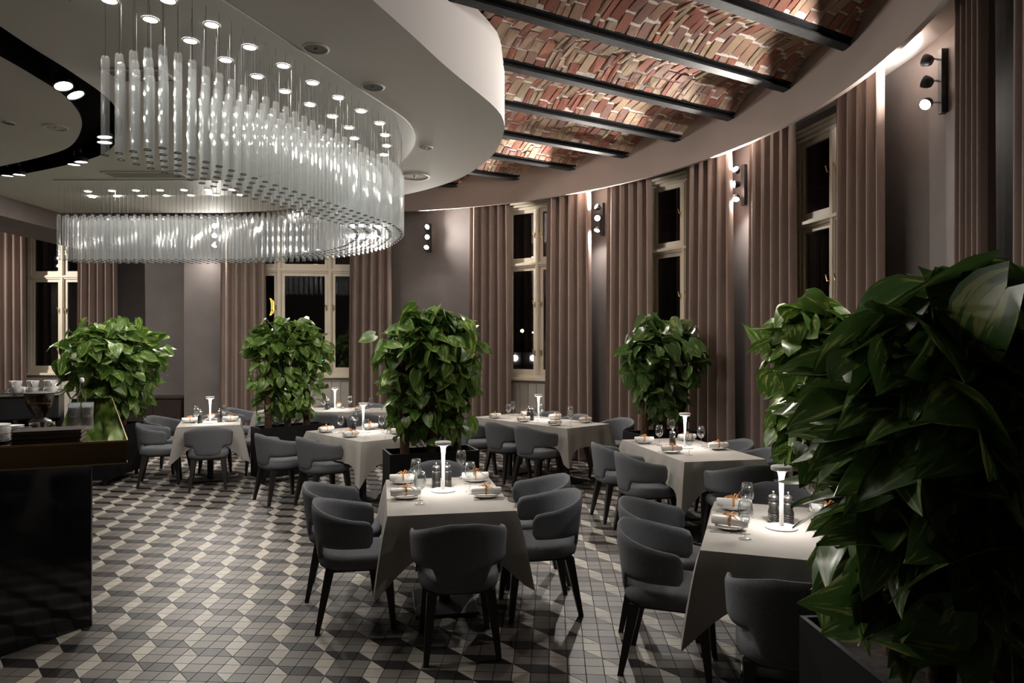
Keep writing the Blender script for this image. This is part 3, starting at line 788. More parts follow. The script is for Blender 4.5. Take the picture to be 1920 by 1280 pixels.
# ------------------------------------------------------------------ twin track spots in the slot
def spot_pair(x, y, tgt, lab, lit=True):
    p = at_z(x, y, CLOUD_Z - 0.03)
    t = thing('track_spotlight', lab, 'spotlight', p, group='round spotlights in the black ceiling slot')
    org = Vector((0, 0, 0)); d = (Vector(tgt) - p).normalized()
    M = d.to_track_quat('Z', 'Y').to_matrix().to_4x4()
    h = MB(); h.lathe([(0.02, -0.09), (0.045, -0.085), (0.062, -0.03), (0.075, 0.0), (0.075, 0.02), (0.066, 0.02), (0.064, 0.01)], 20, M, cap=False)
    ho = h.build('housing', M_BLACKMETAL, t, smooth=40)
    l = MB(); l.lathe([(0.0635, 0.008), (0.0635, 0.013)], 20, M); l.build('lens', M_LENS, ho)
    b = MB(); b.tube([tuple(M @ Vector((0, 0, -0.07))), (0, 0, 0.2), (0, 0, 0.25)], 0.01, 6); b.build('bracket', M_BLACKMETAL, t)
    if lit:
        L = light('SPOT', 'track_bulb', d * 0.03, P_TRACK, t, spot_size=radians(140), spot_blend=0.9, shadow_soft_size=0.06)
        L.rotation_euler = d.to_track_quat('-Z', 'Y').to_euler()
    return t
SPL = 'black round spotlight in the ceiling slot aimed at the floor'
spot_pair(118, 158, (-2.2, 5.2, 0), SPL); spot_pair(140, 175, (-1.6, 6.2, 0), SPL)
spot_pair(196, 254, (-3.7, 7.2, 0), SPL); spot_pair(196, 264, (-4.0, 7.3, 0), SPL, False)
spot_pair(139, 306, (-5.1, 8.25, 0), SPL); spot_pair(152, 301, (-4.7, 8.2, 0), SPL)
spot_pair(14, 327, (-6.3, 8.9, 0), SPL); spot_pair(36, 325, (-6.0, 8.8, 0), SPL)

# ------------------------------------------------------------------ speakers, diffusers and grilles in the dropped ceiling
def disc_fixture(name, x, y, r, lab, cat, mt):
    p = at_z(x, y, CLOUD_Z)
    t = thing(name, lab, cat, p)
    m = MB(); m.lathe([(r, 0), (r, -0.008), (r * 0.9, -0.012), (r * 0.86, -0.006)], 28, cap=False); m.build('rim', M_CLOUD, t, smooth=30)
    m = MB(); m.lathe([(r * 0.88, -0.004), (r * 0.88, -0.002)], 28); m.build('grille', mt, t)
    m = MB(); m.lathe([(0.012, -0.018), (0.012, -0.004)], 10); m.build('hub', mt, t)
M_GRIL = mat('speaker_mesh', (0.2, 0.19, 0.18), rough=0.7, scale=200)
disc_fixture('ceiling_speaker', 592, 90, 0.095, 'round flush ceiling speaker with grey mesh, far from the curved rim', 'speaker', M_GRIL)
disc_fixture('ceiling_speaker', 699, 162, 0.095, 'round flush ceiling speaker with grey mesh halfway along the straight rim', 'speaker', M_GRIL)
disc_fixture('smoke_detector', 799, 276, 0.07, 'small round pale detector near the curved ceiling edge', 'detector', M_CLOUD)
disc_fixture('air_diffuser', 777, 331, 0.19, 'large round pale air diffuser behind the chandelier bend', 'diffuser', M_CLOUD)
disc_fixture('air_diffuser', 104, 238, 0.11, 'round pale air diffuser inside the black slot loop', 'diffuser', M_CLOUD)
disc_fixture('smoke_detector', 17, 230, 0.055, 'small detector with dark holes inside the slot loop', 'detector', M_GRIL)
def grille(x0, x1, y0, y1, lab):
    p = at_z((x0 + x1) / 2, (y0 + y1) / 2, CLOUD_Z); a = at_z(x0, y0, CLOUD_Z); b = at_z(x1, y1, CLOUD_Z); w = abs(b.x - a.x) / 2; h = abs(a.y - b.y) / 2
    t = thing('air_grille', lab, 'vent', p)
    m = MB(); m.box(-w, w, -h, h, -0.006, -0.001); m.build('backing', M_GRIL, t)
    m = MB()
    for x in (-w, w): m.box(x - 0.012, x + 0.012, -h - 0.012, h + 0.012, -0.016, -0.001)
    for y in (-h, h): m.box(-w, w, y - 0.012, y + 0.012, -0.016, -0.001)
    m.build('frame', M_CLOUD, t)
    k = max(2, int(2 * h / 0.03))
    for i in range(1, k):
        m = MB(); yy = -h + 2 * h * i / k; m.box(-w + 0.012, w - 0.012, yy - 0.004, yy + 0.004, -0.014, -0.006); m.build('slat', M_CLOUD, t)
grille(212, 332, 331, 321, 'long rectangular air grille in the pale ceiling between slot and far rods')
grille(222, 300, 150, 128, 'dark rectangular air grille seen through the first glass rods')

# ================================================================== DINING FURNITURE
H_T = 0.752   # top of cloth
# chair -----------------------------------------------------------
def make_chair():
    t = thing('dining_armchair', 'x', 'chair')
    # seat cushion
    m = MB(); rows = []
    hw, hd = 0.236, 0.255
    prof = [(0.90, 0.385), (0.97, 0.395), (1.0, 0.42), (0.995, 0.448), (0.955, 0.466), (0.85, 0.474), (0.55, 0.477), (0.0, 0.478)]
    N = 36
    for s, z in prof:
        row = []
        for i in range(N):
            a = 2 * pi * i / N; c, sn = cos(a), sin(a); e = 0.62
            x = hw * s * math.copysign(abs(c) ** e, c); y = hd * s * math.copysign(abs(sn) ** e, sn)
            if y < 0: x *= 1 - 0.10 * (y / hd) ** 2
            row.append((x, y + 0.0, z))
        rows.append(row)
    m.grid(rows, close=True); m.add([rows[0][i] for i in range(N)], [tuple(range(N - 1, -1, -1))])
    m.build('seat', M_FABRIC, t, smooth='all')
    # wrap-around backrest: u from one arm round the back to the other
    NU, NV = 52, 8; th = 0.030
    def plan(u, z):        # u -1..1
        a = u * radians(104)
        k = 1 + 0.16 * (z - 0.45) / 0.33
        x = 0.256 * math.copysign(abs(sin(a)) ** 0.86, sin(a)) * (1 + (k - 1) * 0.45)
        y = -0.25 * math.copysign(abs(cos(a)) ** 0.75, cos(a)) * (k if cos(a) > 0 else 1)
        return Vector((x, y, z)), Vector((sin(a), -cos(a), 0))
    def sm(x): x = min(1, max(0, x)); return x * x * (3 - 2 * x)
    def ztop(u):
        w = abs(u); return 0.783 - 0.10 * max(0, (w - 0.12) / 0.88) ** 1.1 - 0.035 * max(0, (w - 0.94) / 0.06) ** 2.2
    def zbot(u):
        w = abs(u); return 0.41 + 0.118 * sm((w - 0.22) / 0.14) + 0.035 * max(0, (w - 0.94) / 0.06) ** 2.2
    ring = []
    for i in range(NU + 1):
        u = -1 + 2 * i / NU; zt, zb = ztop(u), zbot(u); col = []
        prof = []
        for j in range(NV + 1): prof.append((j / NV, 0.5))
        for j in range(NV, -1, -1): prof.append((j / NV, -0.5))
        for v, sd in prof:
            z = zb + (zt - zb) * v; p, nrm = plan(u, z)
            edge = min(v, 1 - v) * (zt - zb); e = min(1, edge / 0.02); e = 0.35 + 0.65 * sqrt(max(0, 1 - (1 - e) ** 2))
            ee = min(1, (1 - abs(u)) / 0.05); e *= 0.4 + 0.6 * sqrt(max(0, 1 - (1 - ee) ** 2))
            col.append(tuple(p + nrm * (sd * th * e)))
        ring.append(col)
    m = MB(); m.grid(ring, close=True)
    L = len(ring[0]); m.add(ring[0], [tuple(range(L))]); m.add(ring[-1], [tuple(range(L - 1, -1, -1))])
    m.build('backrest', M_FABRIC, t, smooth='all')
    f = MB(); f.box(-0.185, 0.185, -0.2, 0.2, 0.365, 0.386, bev=0.006); f.build('seat_frame', M_DARKWOOD, t)
    for sx in (-1, 1):
        for sy in (-1, 1):
            m = MB(); a = Vector((sx * 0.165, sy * 0.175, 0.385)); b = Vector((sx * 0.205, sy * (0.215 if sy > 0 else 0.25), 0.0))
            rows = []
            for k, s in ((0, 0.028), (0.3, 0.025), (1, 0.014)):
                p = a.lerp(b, k); rows.append([(p.x + dx * s, p.y + dy * s, p.z) for dx, dy in ((-1, -1), (1, -1), (1, 1), (-1, 1))])
            m.grid(rows, close=True); m.add(rows[0], [(0, 1, 2, 3)]); m.add(rows[-1], [(3, 2, 1, 0)])
            m.build('leg', M_DARKWOOD, t)
    return t
CHAIR0 = make_chair(); chair_used = [False]
def chair(x, y, face, label, group):
    c = CHAIR0 if not chair_used[0] else dup(CHAIR0)
    chair_used[0] = True
    c.location = (x, y, 0.0); c.rotation_euler = (0, 0, radians(face - 90)); c['label'] = label; c['group'] = group
    return c
# table -----------------------------------------------------------
def make_table(x, y, rot, w, l, name):
    t = thing('dining_table', 'black pedestal base under the cloth of ' + name, 'table', (x, y, 0), rot)
    m = MB(); m.box(-w / 2 + 0.004, w / 2 - 0.004, -l / 2 + 0.004, l / 2 - 0.004, 0.715, 0.7465, bev=0.006); m.build('tabletop', M_DARKWOOD, t)
    ys = (0,) if l < 1.3 else (-l / 4, l / 4)
    for yy in ys:
        m = MB(); m.lathe([(0.045, 0.02), (0.04, 0.04), (0.04, 0.68), (0.12, 0.712)], 18, T(0, yy, 0)); m.build('column', M_BLACKMETAL, t, smooth=40)
        m = MB(); m.box(-0.21, 0.21, yy - 0.26, yy + 0.26, 0.0, 0.02, bev=0.005); m.build('base_plate', M_BLACKMETAL, t)
    # cloth
    c = MB(); hw, hl = w / 2 + 0.004, l / 2 + 0.004; D = 0.255
    r = random.Random(int(x * 100) + 5)
    per = []   # (x,y, nx,ny, corner closeness)
    def side(a, b, nx, ny, n):
        for i in range(n):
            t_ = i / n; px, py = a[0] + (b[0] - a[0]) * t_, a[1] + (b[1] - a[1]) * t_
            per.append((px, py, nx, ny))
    ns, nl = 22, int(22 * l / w)
    side((-hw, -hl), (hw, -hl), 0, -1, ns); side((hw, -hl), (hw, hl), 1, 0, nl); side((hw, hl), (-hw, hl), 0, 1, ns); side((-hw, hl), (-hw, -hl), -1, 0, nl)
    rows = [[] for _ in range(9)]
    cs = [(sx * hw, sy * hl) for sx in (-1, 1) for sy in (-1, 1)]
    phs = [r.uniform(0, 6) for _ in range(4)]
    NP = len(per)
    for i, (px, py, nx, ny) in enumerate(per):
        ci = min(range(4), key=lambda k: hypot(px - cs[k][0], py - cs[k][1])); dc = hypot(px - cs[ci][0], py - cs[ci][1])
        cdir = Vector((math.copysign(1, cs[ci][0]), math.copysign(1, cs[ci][1]), 0)).normalized()
        g = max(0, 1 - dc / 0.26)
        drop = D + 0.22 * max(0, 1 - dc / 0.20) ** 1.15
        n = Vector((nx, ny, 0)); wav = 0.012 * sin(i * 0.9 + phs[ci]) * (1 - g) + 0.008 * sin(i * 0.37 + phs[0])
        for k in range(9):
            f = k / 8
            if k == 0: p = Vector((px, py, H_T))
            else:
                out = n * (0.006 + 0.022 * f + wav * f) + cdir * (0.115 * g ** 1.3 * f ** 0.8) - n * (0.035 * f * sin(pi * min(1, dc / 0.26)) ** 2 * (1 if dc < 0.26 else 0))
                p = Vector((px, py, 0)) + out; p.z = H_T - drop * f - (0.003 if k == 1 else 0)
            rows[k].append(tuple(p))
    c.grid(rows, close=True)
    ins = [(-hw * 0.98, -hl * 0.98), (hw * 0.98, -hl * 0.98), (hw * 0.98, hl * 0.98), (-hw * 0.98, hl * 0.98)]
    c.add([(p[0], p[1], H_T) for p in rows[0]], [tuple(range(NP))])
    o = c.build('tablecloth', M_CLOTH, None, smooth=35)
    o.location = (x, y, 0); o.rotation_euler = (0, 0, rot)
    o['label'] = 'white linen cloth draped over ' + name; o['category'] = 'tablecloth'
    return t
# small tableware prototypes ---------------------------------------
def proto(name, cat):
    return thing(name, 'x', cat, (0, 0, -50))
lampP = proto('table_lamp', 'lamp')
m = MB(); m.lathe([(0.085, 0), (0.087, 0.004), (0.082, 0.01), (0.0, 0.012)], 32); m.build('base', M_WHITEMETAL, lampP, smooth=30)
m = MB(); m.lathe([(0.0125, 0.012), (0.0115, 0.06), (0.011, 0.16), (0.0125, 0.24), (0.016, 0.29), (0.0215, 0.318)], 20, cap=False); m.build('stem', M_LAMPGLOW, lampP, smooth='all')
m = MB(); m.lathe([(0.0, 0.322), (0.055, 0.322), (0.057, 0.326), (0.057, 0.342), (0.053, 0.346), (0.0, 0.346)], 32); m.build('shade', M_WHITEMETAL, lampP, smooth=30)
m = MB(); m.lathe([(0.028, 0.3205), (0.048, 0.3205), (0.048, 0.3218), (0.028, 0.3218)], 24, cap=False); m.build('led_ring', M_LAMPRING, lampP)
glassP = proto('wine_glass', 'wine glass')
m = MB(); m.lathe([(0.034, 0), (0.034, 0.002), (0.012, 0.005), (0.0045, 0.012), (0.004, 0.085)], 20, cap=False); m.build('stem', M_GLASS, glassP, smooth='all')
m = MB(); m.lathe([(0.004, 0.085), (0.02, 0.094), (0.036, 0.115), (0.041, 0.14), (0.037, 0.175), (0.031, 0.205), (0.030, 0.205), (0.036, 0.175), (0.040, 0.14), (0.034, 0.116), (0.018, 0.096), (0.0, 0.09)], 22, cap=False); m.build('bowl', M_GLASS, glassP, smooth='all')
millP = proto('pepper_mill', 'pepper mill')
m = MB(); pr = [(0.031, 0), (0.033, 0.006)]
for k in range(4): z = 0.012 + k * 0.012; pr += [(0.032, z), (0.028, z + 0.004), (0.032, z + 0.009)]
pr += [(0.030, 0.066), (0.025, 0.085), (0.028, 0.105), (0.029, 0.112), (0.022, 0.118), (0.024, 0.124)]
m.lathe(pr, 22); m.build('body', M_MILL, millP, smooth=50)
m = MB(); m.lathe([(0.026, 0.126), (0.031, 0.136), (0.027, 0.152), (0.012, 0.160), (0.005, 0.163)], 22); m.build('head', M_MILL, millP, smooth='all')
m = MB(); m.lathe([(0.004, 0.163), (0.004, 0.168), (0.008, 0.173), (0.007, 0.179), (0.0, 0.181)], 14); m.build('knob', M_CHROME, millP, smooth='all')
plateP = proto('side_plate', 'plate')
m = MB(); m.lathe([(0.045, 0.0), (0.05, 0.0), (0.055, 0.006), (0.082, 0.014), (0.083, 0.016), (0.055, 0.010), (0.0, 0.009)], 28); m.build('dish', M_CERAMIC, plateP, smooth=50)
napP = proto('rolled_napkin', 'napkin')
m = MB(); N = 14; rows = []
for x, s in ((-0.098, 0.90), (-0.095, 1.0), (0.0, 1.03), (0.095, 1.0), (0.098, 0.90)):
    rows.append([(x, 0.026 * s * cos(2 * pi * i / N) * (1.1), 0.026 + 0.025 * s * sin(2 * pi * i / N)) for i in range(N)])
m.grid(rows, close=True)
m.build('roll', M_NAPKIN, napP, smooth='all')
for e in (-0.0985, 0.0985):
    m = MB(); m.tube([(e, 0.022 * (1 - k / 26) * cos(k * 0.62), 0.026 + 0.021 * (1 - k / 26) * sin(k * 0.62)) for k in range(24)], 0.0025, 4)
    m.build('roll_end', M_NAPKIN, napP)
m = MB(); m.grid([[(x, 0.0305 * cos(2 * pi * i / 16), 0.026 + 0.0285 * sin(2 * pi * i / 16)) for i in range(16)] for x in (-0.006, 0.006)], close=True)
for sgn in (-1, 1):
    m.tube([(0, 0, 0.055), (0.012 * sgn, 0.02 * sgn, 0.075), (0.03 * sgn, 0.028 * sgn, 0.068), (0.015 * sgn, 0.012 * sgn, 0.057)], 0.004, 5)
    m.tube([(0, 0, 0.055), (0.03 * sgn, -0.025 * sgn, 0.058), (0.05 * sgn, -0.045 * sgn, 0.046)], 0.0035, 5)
m.build('ribbon_bow', M_RIBBON, napP)
forkP = proto('fork', 'fork')
m = MB(); m.box(-0.004, 0.004, -0.1, 0.03, 0.0, 0.003); m.build('handle', M_CHROME, forkP)
m = MB(); m.prism([(-0.004, 0.03), (0.004, 0.03), (0.011, 0.05), (0.011, 0.095), (0.008, 0.095), (0.008, 0.06), (0.003, 0.06), (0.003, 0.095), (-0.003, 0.095), (-0.003, 0.06), (-0.008, 0.06), (-0.008, 0.095), (-0.011, 0.095), (-0.011, 0.05)], 0.0, 0.003); m.build('tines', M_CHROME, forkP)
knifeP = proto('table_knife', 'knife')
m = MB(); m.box(-0.005, 0.005, -0.1, 0.0, 0.0, 0.005); m.build('handle', M_CHROME, knifeP)
m = MB(); m.prism([(-0.005, 0.0), (0.006, 0.0), (0.009, 0.06), (0.005, 0.105), (-0.004, 0.11)], 0.0, 0.002); m.build('blade', M_CHROME, knifeP)
PROTOS = [lampP, glassP, millP, plateP, napP, forkP, knifeP]

def table_set(x, y, rot_deg, w, l, name, settings, lamp=(0, 0), mills=((-0.04, 0.121), (0.04, 0.121)), glass_off=0.24, seed=1):
    rot = radians(rot_deg); r = random.Random(seed)
    make_table(x, y, rot, w, l, name)
    M = T(x, y, H_T + 0.0015, rot)
    def place(P, lx, ly, rz, label, group, dz=0.0):
        p = M @ Vector((lx, ly, dz)); return dup(P, None, p, rot + rz, label, group)
    lp = place(lampP, lamp[0], lamp[1], 0, 'glowing white lamp with flat disc top on ' + name, 'cordless table lamps')
    pp = M @ Vector((lamp[0], lamp[1], 0.318))
    L = light('AREA', 'lamp_bulb', (0, 0, 0.3195), P_LAMP, lp, color=(1, 0.95, 0.9), shape='DISK', size=0.085)
    for k, (a, b) in enumerate(mills): place(millP, lamp[0] + a, lamp[1] + b, r.uniform(0, 6), 'ribbed gunmetal pepper mill by the lamp of ' + name, 'pepper mills')
    for s, ly in settings:
        if s in (-1, 1): cx_, cy_, face = s * (w / 2 - 0.12), ly, (-90 if s < 0 else 90)
        elif s == 'n': cx_, cy_, face = ly, -(l / 2 - 0.12), 0
        else: cx_, cy_, face = ly, (l / 2 - 0.12), 180
        fr = radians(face); B = Matrix.Translation((cx_, cy_, 0)) @ Matrix.Rotation(fr, 4, 'Z')   # local +y points into table
        def rel(P, lx, ly2, rz, lab, grp, dz=0.0):
            q = B @ Vector((lx, ly2, 0)); return place(P, q.x, q.y, fr + rz, lab, grp, dz)
        sd = {-1: 'aisle side of ', 1: 'window side of '}.get(s, 'far end of ')
        rel(plateP, 0, 0, 0, 'small white side plate, ' + sd + name, 'side plates')
        rel(napP, 0.0, 0.0, radians(90 + r.uniform(-12, 12)), 'white napkin roll with orange ribbon, ' + sd + name, 'rolled napkins', 0.0165)
        rel(forkP, -0.098, 0.0, r.uniform(-.05, .05), 'steel fork beside a plate, ' + sd + name, 'forks')
        rel(knifeP, 0.098, 0.0, r.uniform(-.05, .05), 'steel knife beside a plate, ' + sd + name, 'knives')
        rel(glassP, 0.19 if glass_off > 0.2 else glass_off, 0.085, 0, 'clear stemmed wine glass, ' + sd + name, 'wine glasses')

N1 = 'the six-chair table'; N2 = 'the table beside the biggest plant'; N3 = 'the table before the thin plant'
N4 = 'the long street-window table'; N5 = 'the table between planters'; N6 = 'the long table below the wide window'; N7 = 'the small bar-side table'
table_set(-0.466, 4.85, 10.5, 0.775, 1.16, N1, [(-1, -0.1), (-1, 0.42), (1, -0.16), (1, 0.40)], lamp=(0.0, 0.09), seed=1)
table_set(1.505, 3.932, -19.5, 0.78, 1.17, N2, [(-1, -0.11), (-1, 0.38), (1, -0.13), (1, 0.38)], lamp=(0.0, 0.0), seed=2)
table_set(1.737, 6.98, 12.0, 0.78, 1.5, N3, [(-1, -0.23), (-1, 0.44), (1, -0.12), (1, 0.56)], lamp=(0.0, 0.05), mills=((-0.126, 0.01), (-0.09, 0.10)), seed=3)
table_set(0.36, 9.62, 41.0, 0.78, 1.86, N4, [(-1, -0.6), (-1, 0.0), (-1, 0.6), (1, -0.62), (1, -0.05), (1, 0.55)], lamp=(0.06, 0.06), mills=((-0.115, 0.075), (-0.128, 0.0)), seed=4)
table_set(-1.733, 8.187, 42.0, 0.78, 1.28, N5, [(-1, -0.2), (-1, 0.38), (1, -0.3), (1, 0.3)], lamp=(0.05, 0.08), mills=((-0.127, 0.0), (-0.10, 0.082)), seed=5)
table_set(-2.93, 11.2, 88.0, 0.78, 2.06, N6, [(-1, -0.55), (-1, 0.2), (1, -0.5), (1, -0.1), (1, 0.6)], lamp=(0.05, -0.1), mills=((-0.035, 0.123), (0.045, 0.12)), seed=6)
table_set(-4.01, 9.36, 21.0, 0.74, 0.90, N7, [(-1, 0.05), (1, 0.05), ('f', 0.0)], lamp=(0.0, -0.08), mills=((-0.123, 0.03), (0.115, 0.06)), seed=7)
CH = 'grey dark-legged armchair '
GR = 'grey dining armchairs'
for x, y, f, lab in [
    (-0.32, 4.17, 100.5, 'at the walkway end of ' + N1), (-0.986, 4.56, 10.5, 'on the bar side of ' + N1 + ', away from the planter'), (-1.208, 5.108, 10.5, 'on the bar side of ' + N1 + ', planter end'),
    (0.17, 4.77, 190.5, 'on the window side of ' + N1 + ', away from the planter'), (0.139, 5.345, 190.5, 'on the window side of ' + N1 + ', planter end'), (-0.585, 5.79, 280.5, 'between the planter and ' + N1),
    (0.886, 3.894, -19.5, 'at the cloth corner of ' + N2), (0.978, 4.467, -19.5, 'on the open side of ' + N2 + ', second along'), (1.27, 3.22, 70.5, 'backing onto the planter at ' + N2), (1.83, 4.83, 250.5, 'behind the lamp on ' + N2),
    (1.27, 6.616, 12, 'on the aisle side of ' + N3 + ', cloth corner'), (1.12, 7.24, 12, 'on the aisle side of ' + N3 + ', second along'), (1.95, 6.1, 102, 'at the end of ' + N3 + ''), (2.22, 7.4, 192, 'on the curtain side of ' + N3 + ', sconce end'), (2.33, 6.8, 192, 'on the curtain side of ' + N3 + ', bright plant'),
    (0.335, 8.857, 41, 'on the aisle side of ' + N4 + ', open corner'), (-0.05, 9.31, 41, 'middle on the aisle side of ' + N4), (-0.517, 9.666, 41, 'on the aisle side of ' + N4 + ', planter end'),
    (1.345, 9.509, 221, 'on the window side of ' + N4 + ', beyond the cloth'), (0.8, 10.02, 221, 'middle on the window side of ' + N4), (0.426, 10.476, 221, 'last on the window side of ' + N4),
    (-2.085, 7.827, 42, 'on the walkway side, away from the planter, of ' + N5), (-2.638, 8.099, 42, 'next to the planter on the walkway side of ' + N5), (-1.27, 8.53, 222, 'behind the variegated plant at ' + N5),
    (-2.74, 10.55, 90, 'at ' + N6 + ', behind the bushy planter'), (-2.17, 10.5, 90, 'at ' + N6 + ', backing onto the room'), (-4.25, 11.25, 0, 'at the free end of ' + N6), (-2.4, 11.87, 270, 'under the sill at ' + N6 + ', curtain end'), (-3.1, 11.87, 270, 'under the sill at ' + N6 + ', second along'),
    (-3.8, 8.82, 111, 'at the walkway end of ' + N7), (-4.52, 9.08, 21, 'on the bar side of ' + N7 + ', in front'), (-4.845, 9.919, 352, 'on the bar side of ' + N7 + ', behind'), (-3.494, 9.848, 201, 'between the bushy planter and ' + N7), (-4.22, 10.02, 291, 'behind the lamp of ' + N7)]:
    chair(x, y, f, CH + lab, GR)

# ================================================================== PLANTERS AND PLANTS
def leaf_geo(L=1.0, W=0.62, droop=0.35, fold=0.22, twist=0.0, seed=0):
    r = random.Random(seed); n, m = 8, 5; V = []; UV = []; F = []
    for i in range(n + 1):
        t = i / n
        w = W / 2 * (sin(pi * min(1, (t * 0.93 + 0.07)) ** 0.62) ** 0.85 if t < 1 else 0.0)
        w = max(0.0, w)
        if t == 0: w = W * 0.22
        yb = t * L
        for j in range(m):
            s = (j / (m - 1)) * 2 - 1
            x = s * w
            back = 0.14 * L * (1 - t) ** 6 * abs(s)          # heart lobes
            z = -droop * L * t ** 1.8 + fold * abs(x) * (1 - 0.5 * t) + 0.02 * sin(t * 9 + s * 2 + seed) * abs(s)
            y = yb * (1 - 0.12 * droop * t) - back
            c, q = cos(twist * t), sin(twist * t)
            V.append((x * c - z * q * 0.5, y, z + x * q)); UV.append((s * 0.5 + 0.5, t))
    for i in range(n):
        for j in range(m - 1):
            a = i * m + j; F.append((a, a + 1, a + m + 1, a + m))
    return V, F, UV
LEAF = [leaf_geo(1, 0.84, 0.2, 0.14, 0.15, 1), leaf_geo(1, 0.76, 0.38, 0.2, -0.3, 2), leaf_geo(1, 0.9, 0.28, 0.1, 0.3, 3), leaf_geo(1, 0.7, 0.12, 0.3, -0.1, 4), leaf_geo(1, 0.8, 0.5, 0.24, 0.4, 5)]
def leaf_mesh(geo, mt):
    me = bpy.data.meshes.new('leaf'); me.from_pydata(geo[0], [], geo[1]); me.materials.append(mt)
    uv = me.uv_layers.new(name='UVMap')
    for lp in me.loops: uv.data[lp.index].uv = geo[2][lp.vertex_index]
    me.polygons.foreach_set('use_smooth', [True] * len(me.polygons)); me.update(); return me
LM = {m_.name: [leaf_mesh(g, m_) for g in LEAF] for m_ in (M_LEAF, M_LEAFDK)}
def planter(x, y, rot, w, d, label):
    t = thing('planter_box', label, 'planter', (x, y, 0), rot, 'black planter boxes')
    m = MB(); th = 0.02; z0, z1 = 0.08, 0.72
    for x0, x1, y0, y1 in ((-w / 2, w / 2, -d / 2, -d / 2 + th), (-w / 2, w / 2, d / 2 - th, d / 2), (-w / 2, -w / 2 + th, -d / 2 + th, d / 2 - th), (w / 2 - th, w / 2, -d / 2 + th, d / 2 - th)):
        m.box(x0, x1, y0, y1, z0, z1)
    m.box(-w / 2 + th, w / 2 - th, -d / 2 + th, d / 2 - th, z0, z0 + 0.02)
    m.build('box', M_PLANTER, t)
    m = MB(); m.box(-w / 2 + th + .001, w / 2 - th - .001, -d / 2 + th + .001, d / 2 - th - .001, z0 + 0.03, 0.66); m.build('soil', M_SOIL, t)
    for sx in (-1, 1):
        for sy in (-1, 1):
            q = MB(); q.lathe([(0.025, 0.0), (0.025, 0.045), (0.03, 0.05), (0.03, 0.08)], 12, T(sx * (w / 2 - 0.07), sy * (d / 2 - 0.07), 0)); q.build('caster', M_BLACKMETAL, t)
def plant(x, y, rot, prof, nleaf, nstuff, label, sizes, mt, seed, up_bias=0.0, across=0.6, poles=3, wlen=0.9, stray=0.12, narrow=1.0):
    """prof: list of (z, semi axis along box)"""
    r = random.Random(seed)
    t = thing('potted_plant', label, 'plant', (x, y, 0.661), rot)
    lo = prof[0][0]; hi = prof[-1][0]
    def semi(z):
        for (za, a), (zb, b) in zip(prof, prof[1:]):
            if za <= z <= zb: return a + (b - a) * (z - za) / (zb - za)
        return prof[-1][1]
    for k in range(poles):
        px = (k - (poles - 1) / 2) * wlen * 0.3
        m = MB(); m.lathe([(0.045, 0.0), (0.05, 0.3), (0.045, hi - 0.66 - 0.35), (0.02, hi - 0.66 - 0.3)], 10, T(px, r.uniform(-.03, .03), 0)); m.build('moss_pole', M_POLE, t, smooth=40)
    stems = MB(); st = MB(); UVs = []; made = []
    tries = 0
    while len(made) < nleaf + nstuff:
        z = lo + (hi - lo) * (r.random() ** 0.8)
        fz = (z - lo) / (hi - lo); a = semi(z); b = a * across
        ph = r.uniform(0, 2 * pi); rad = r.uniform(0.68, 1.06) if r.random() < 0.8 else r.uniform(0.2, 0.7)
        if r.random() < stray: rad = r.uniform(1.04, 1.22)
        if fz > 0.86: rad = sqrt(r.random())
        pos = Vector((a * rad * cos(ph), b * rad * sin(ph), z - 0.66))
        outw = Vector((cos(ph) / max(a, .1), sin(ph) / max(b, .1), 0)).normalized()
        outw = (Matrix.Rotation(r.gauss(0, 0.5), 3, 'Z') @ outw)
        L = r.uniform(*sizes) * (0.75 + 0.45 * fz)
        pit = radians(r.gauss(52 - 40 * fz - up_bias, 22))         # downwards
        if fz > 0.8: pit = radians(r.gauss(0, 24)); pos.z += r.uniform(-0.05, 0.11) * (stray > 0)
        D = (outw * cos(pit) + Vector((0, 0, -sin(pit)))).normalized()
        side = D.cross(Vector((0, 0, 1))).normalized(); Nn = side.cross(D)
        roll = r.gauss(0, 0.55); side = (Matrix.Rotation(roll, 3, D) @ side); Nn = side.cross(D)
        org = pos - D * L * 0.55
        M = Matrix(((side.x, D.x, Nn.x, org.x), (side.y, D.y, Nn.y, org.y), (side.z, D.z, Nn.z, org.z), (0, 0, 0, 1))) @ Matrix.Diagonal((L * narrow, L, L, 1))
        if min((M @ Vector(v)).z for v in LEAF[0][0][::4] + LEAF[4][0][::4]) < 0.085 or org.z < 0.085: continue
        made.append((L * L * (0.4 + rad), M, org, fz))
    made.sort(key=lambda q: -q[0])
    for i, (k, M, org, fz) in enumerate(made):
        v = r.randrange(len(LEAF))
        if i < nleaf: put('leaf', LM[mt.name][v], t, M)
        else: st.add(LEAF[v][0], LEAF[v][1], M); UVs += [LEAF[v][2][j] for f in LEAF[v][1] for j in f]
        base_ = Vector((max(-wlen * .3, min(wlen * .3, org.x * 0.35)), org.y * 0.2, max(0.02, org.z - 0.10 - 0.25 * fz)))
        mid = base_.lerp(org, 0.6) + Vector((0, 0, 0.05))
        stems.tube([base_, mid, org], [0.006, 0.0045, 0.003], 4, cap=False)
    stems.build('stems', M_STEM, t, kind='stuff')
    if nstuff:
        me = st.mesh('leaves', mt, 'all'); uv = me.uv_layers.new(name='UVMap')
        for lp, q in zip(uv.data, UVs): lp.uv = q
        put('leaves', me, t, kind='stuff')
PL = 'black rectangular planter box on casters '
B3 = [(0.74, 0.36), (1.0, 0.42), (1.4, 0.47), (1.75, 0.56), (1.92, 0.50), (2.02, 0.30)]
planter(-0.825, 7.136, radians(19.6), 0.9, 0.43, PL + 'behind the six-chair table')
plant(-0.825, 7.136, radians(19.6), B3, 300, 260, 'variegated golden pothos with large cream-marked leaves', (0.10, 0.235), M_LEAF, 31, stray=0.16)
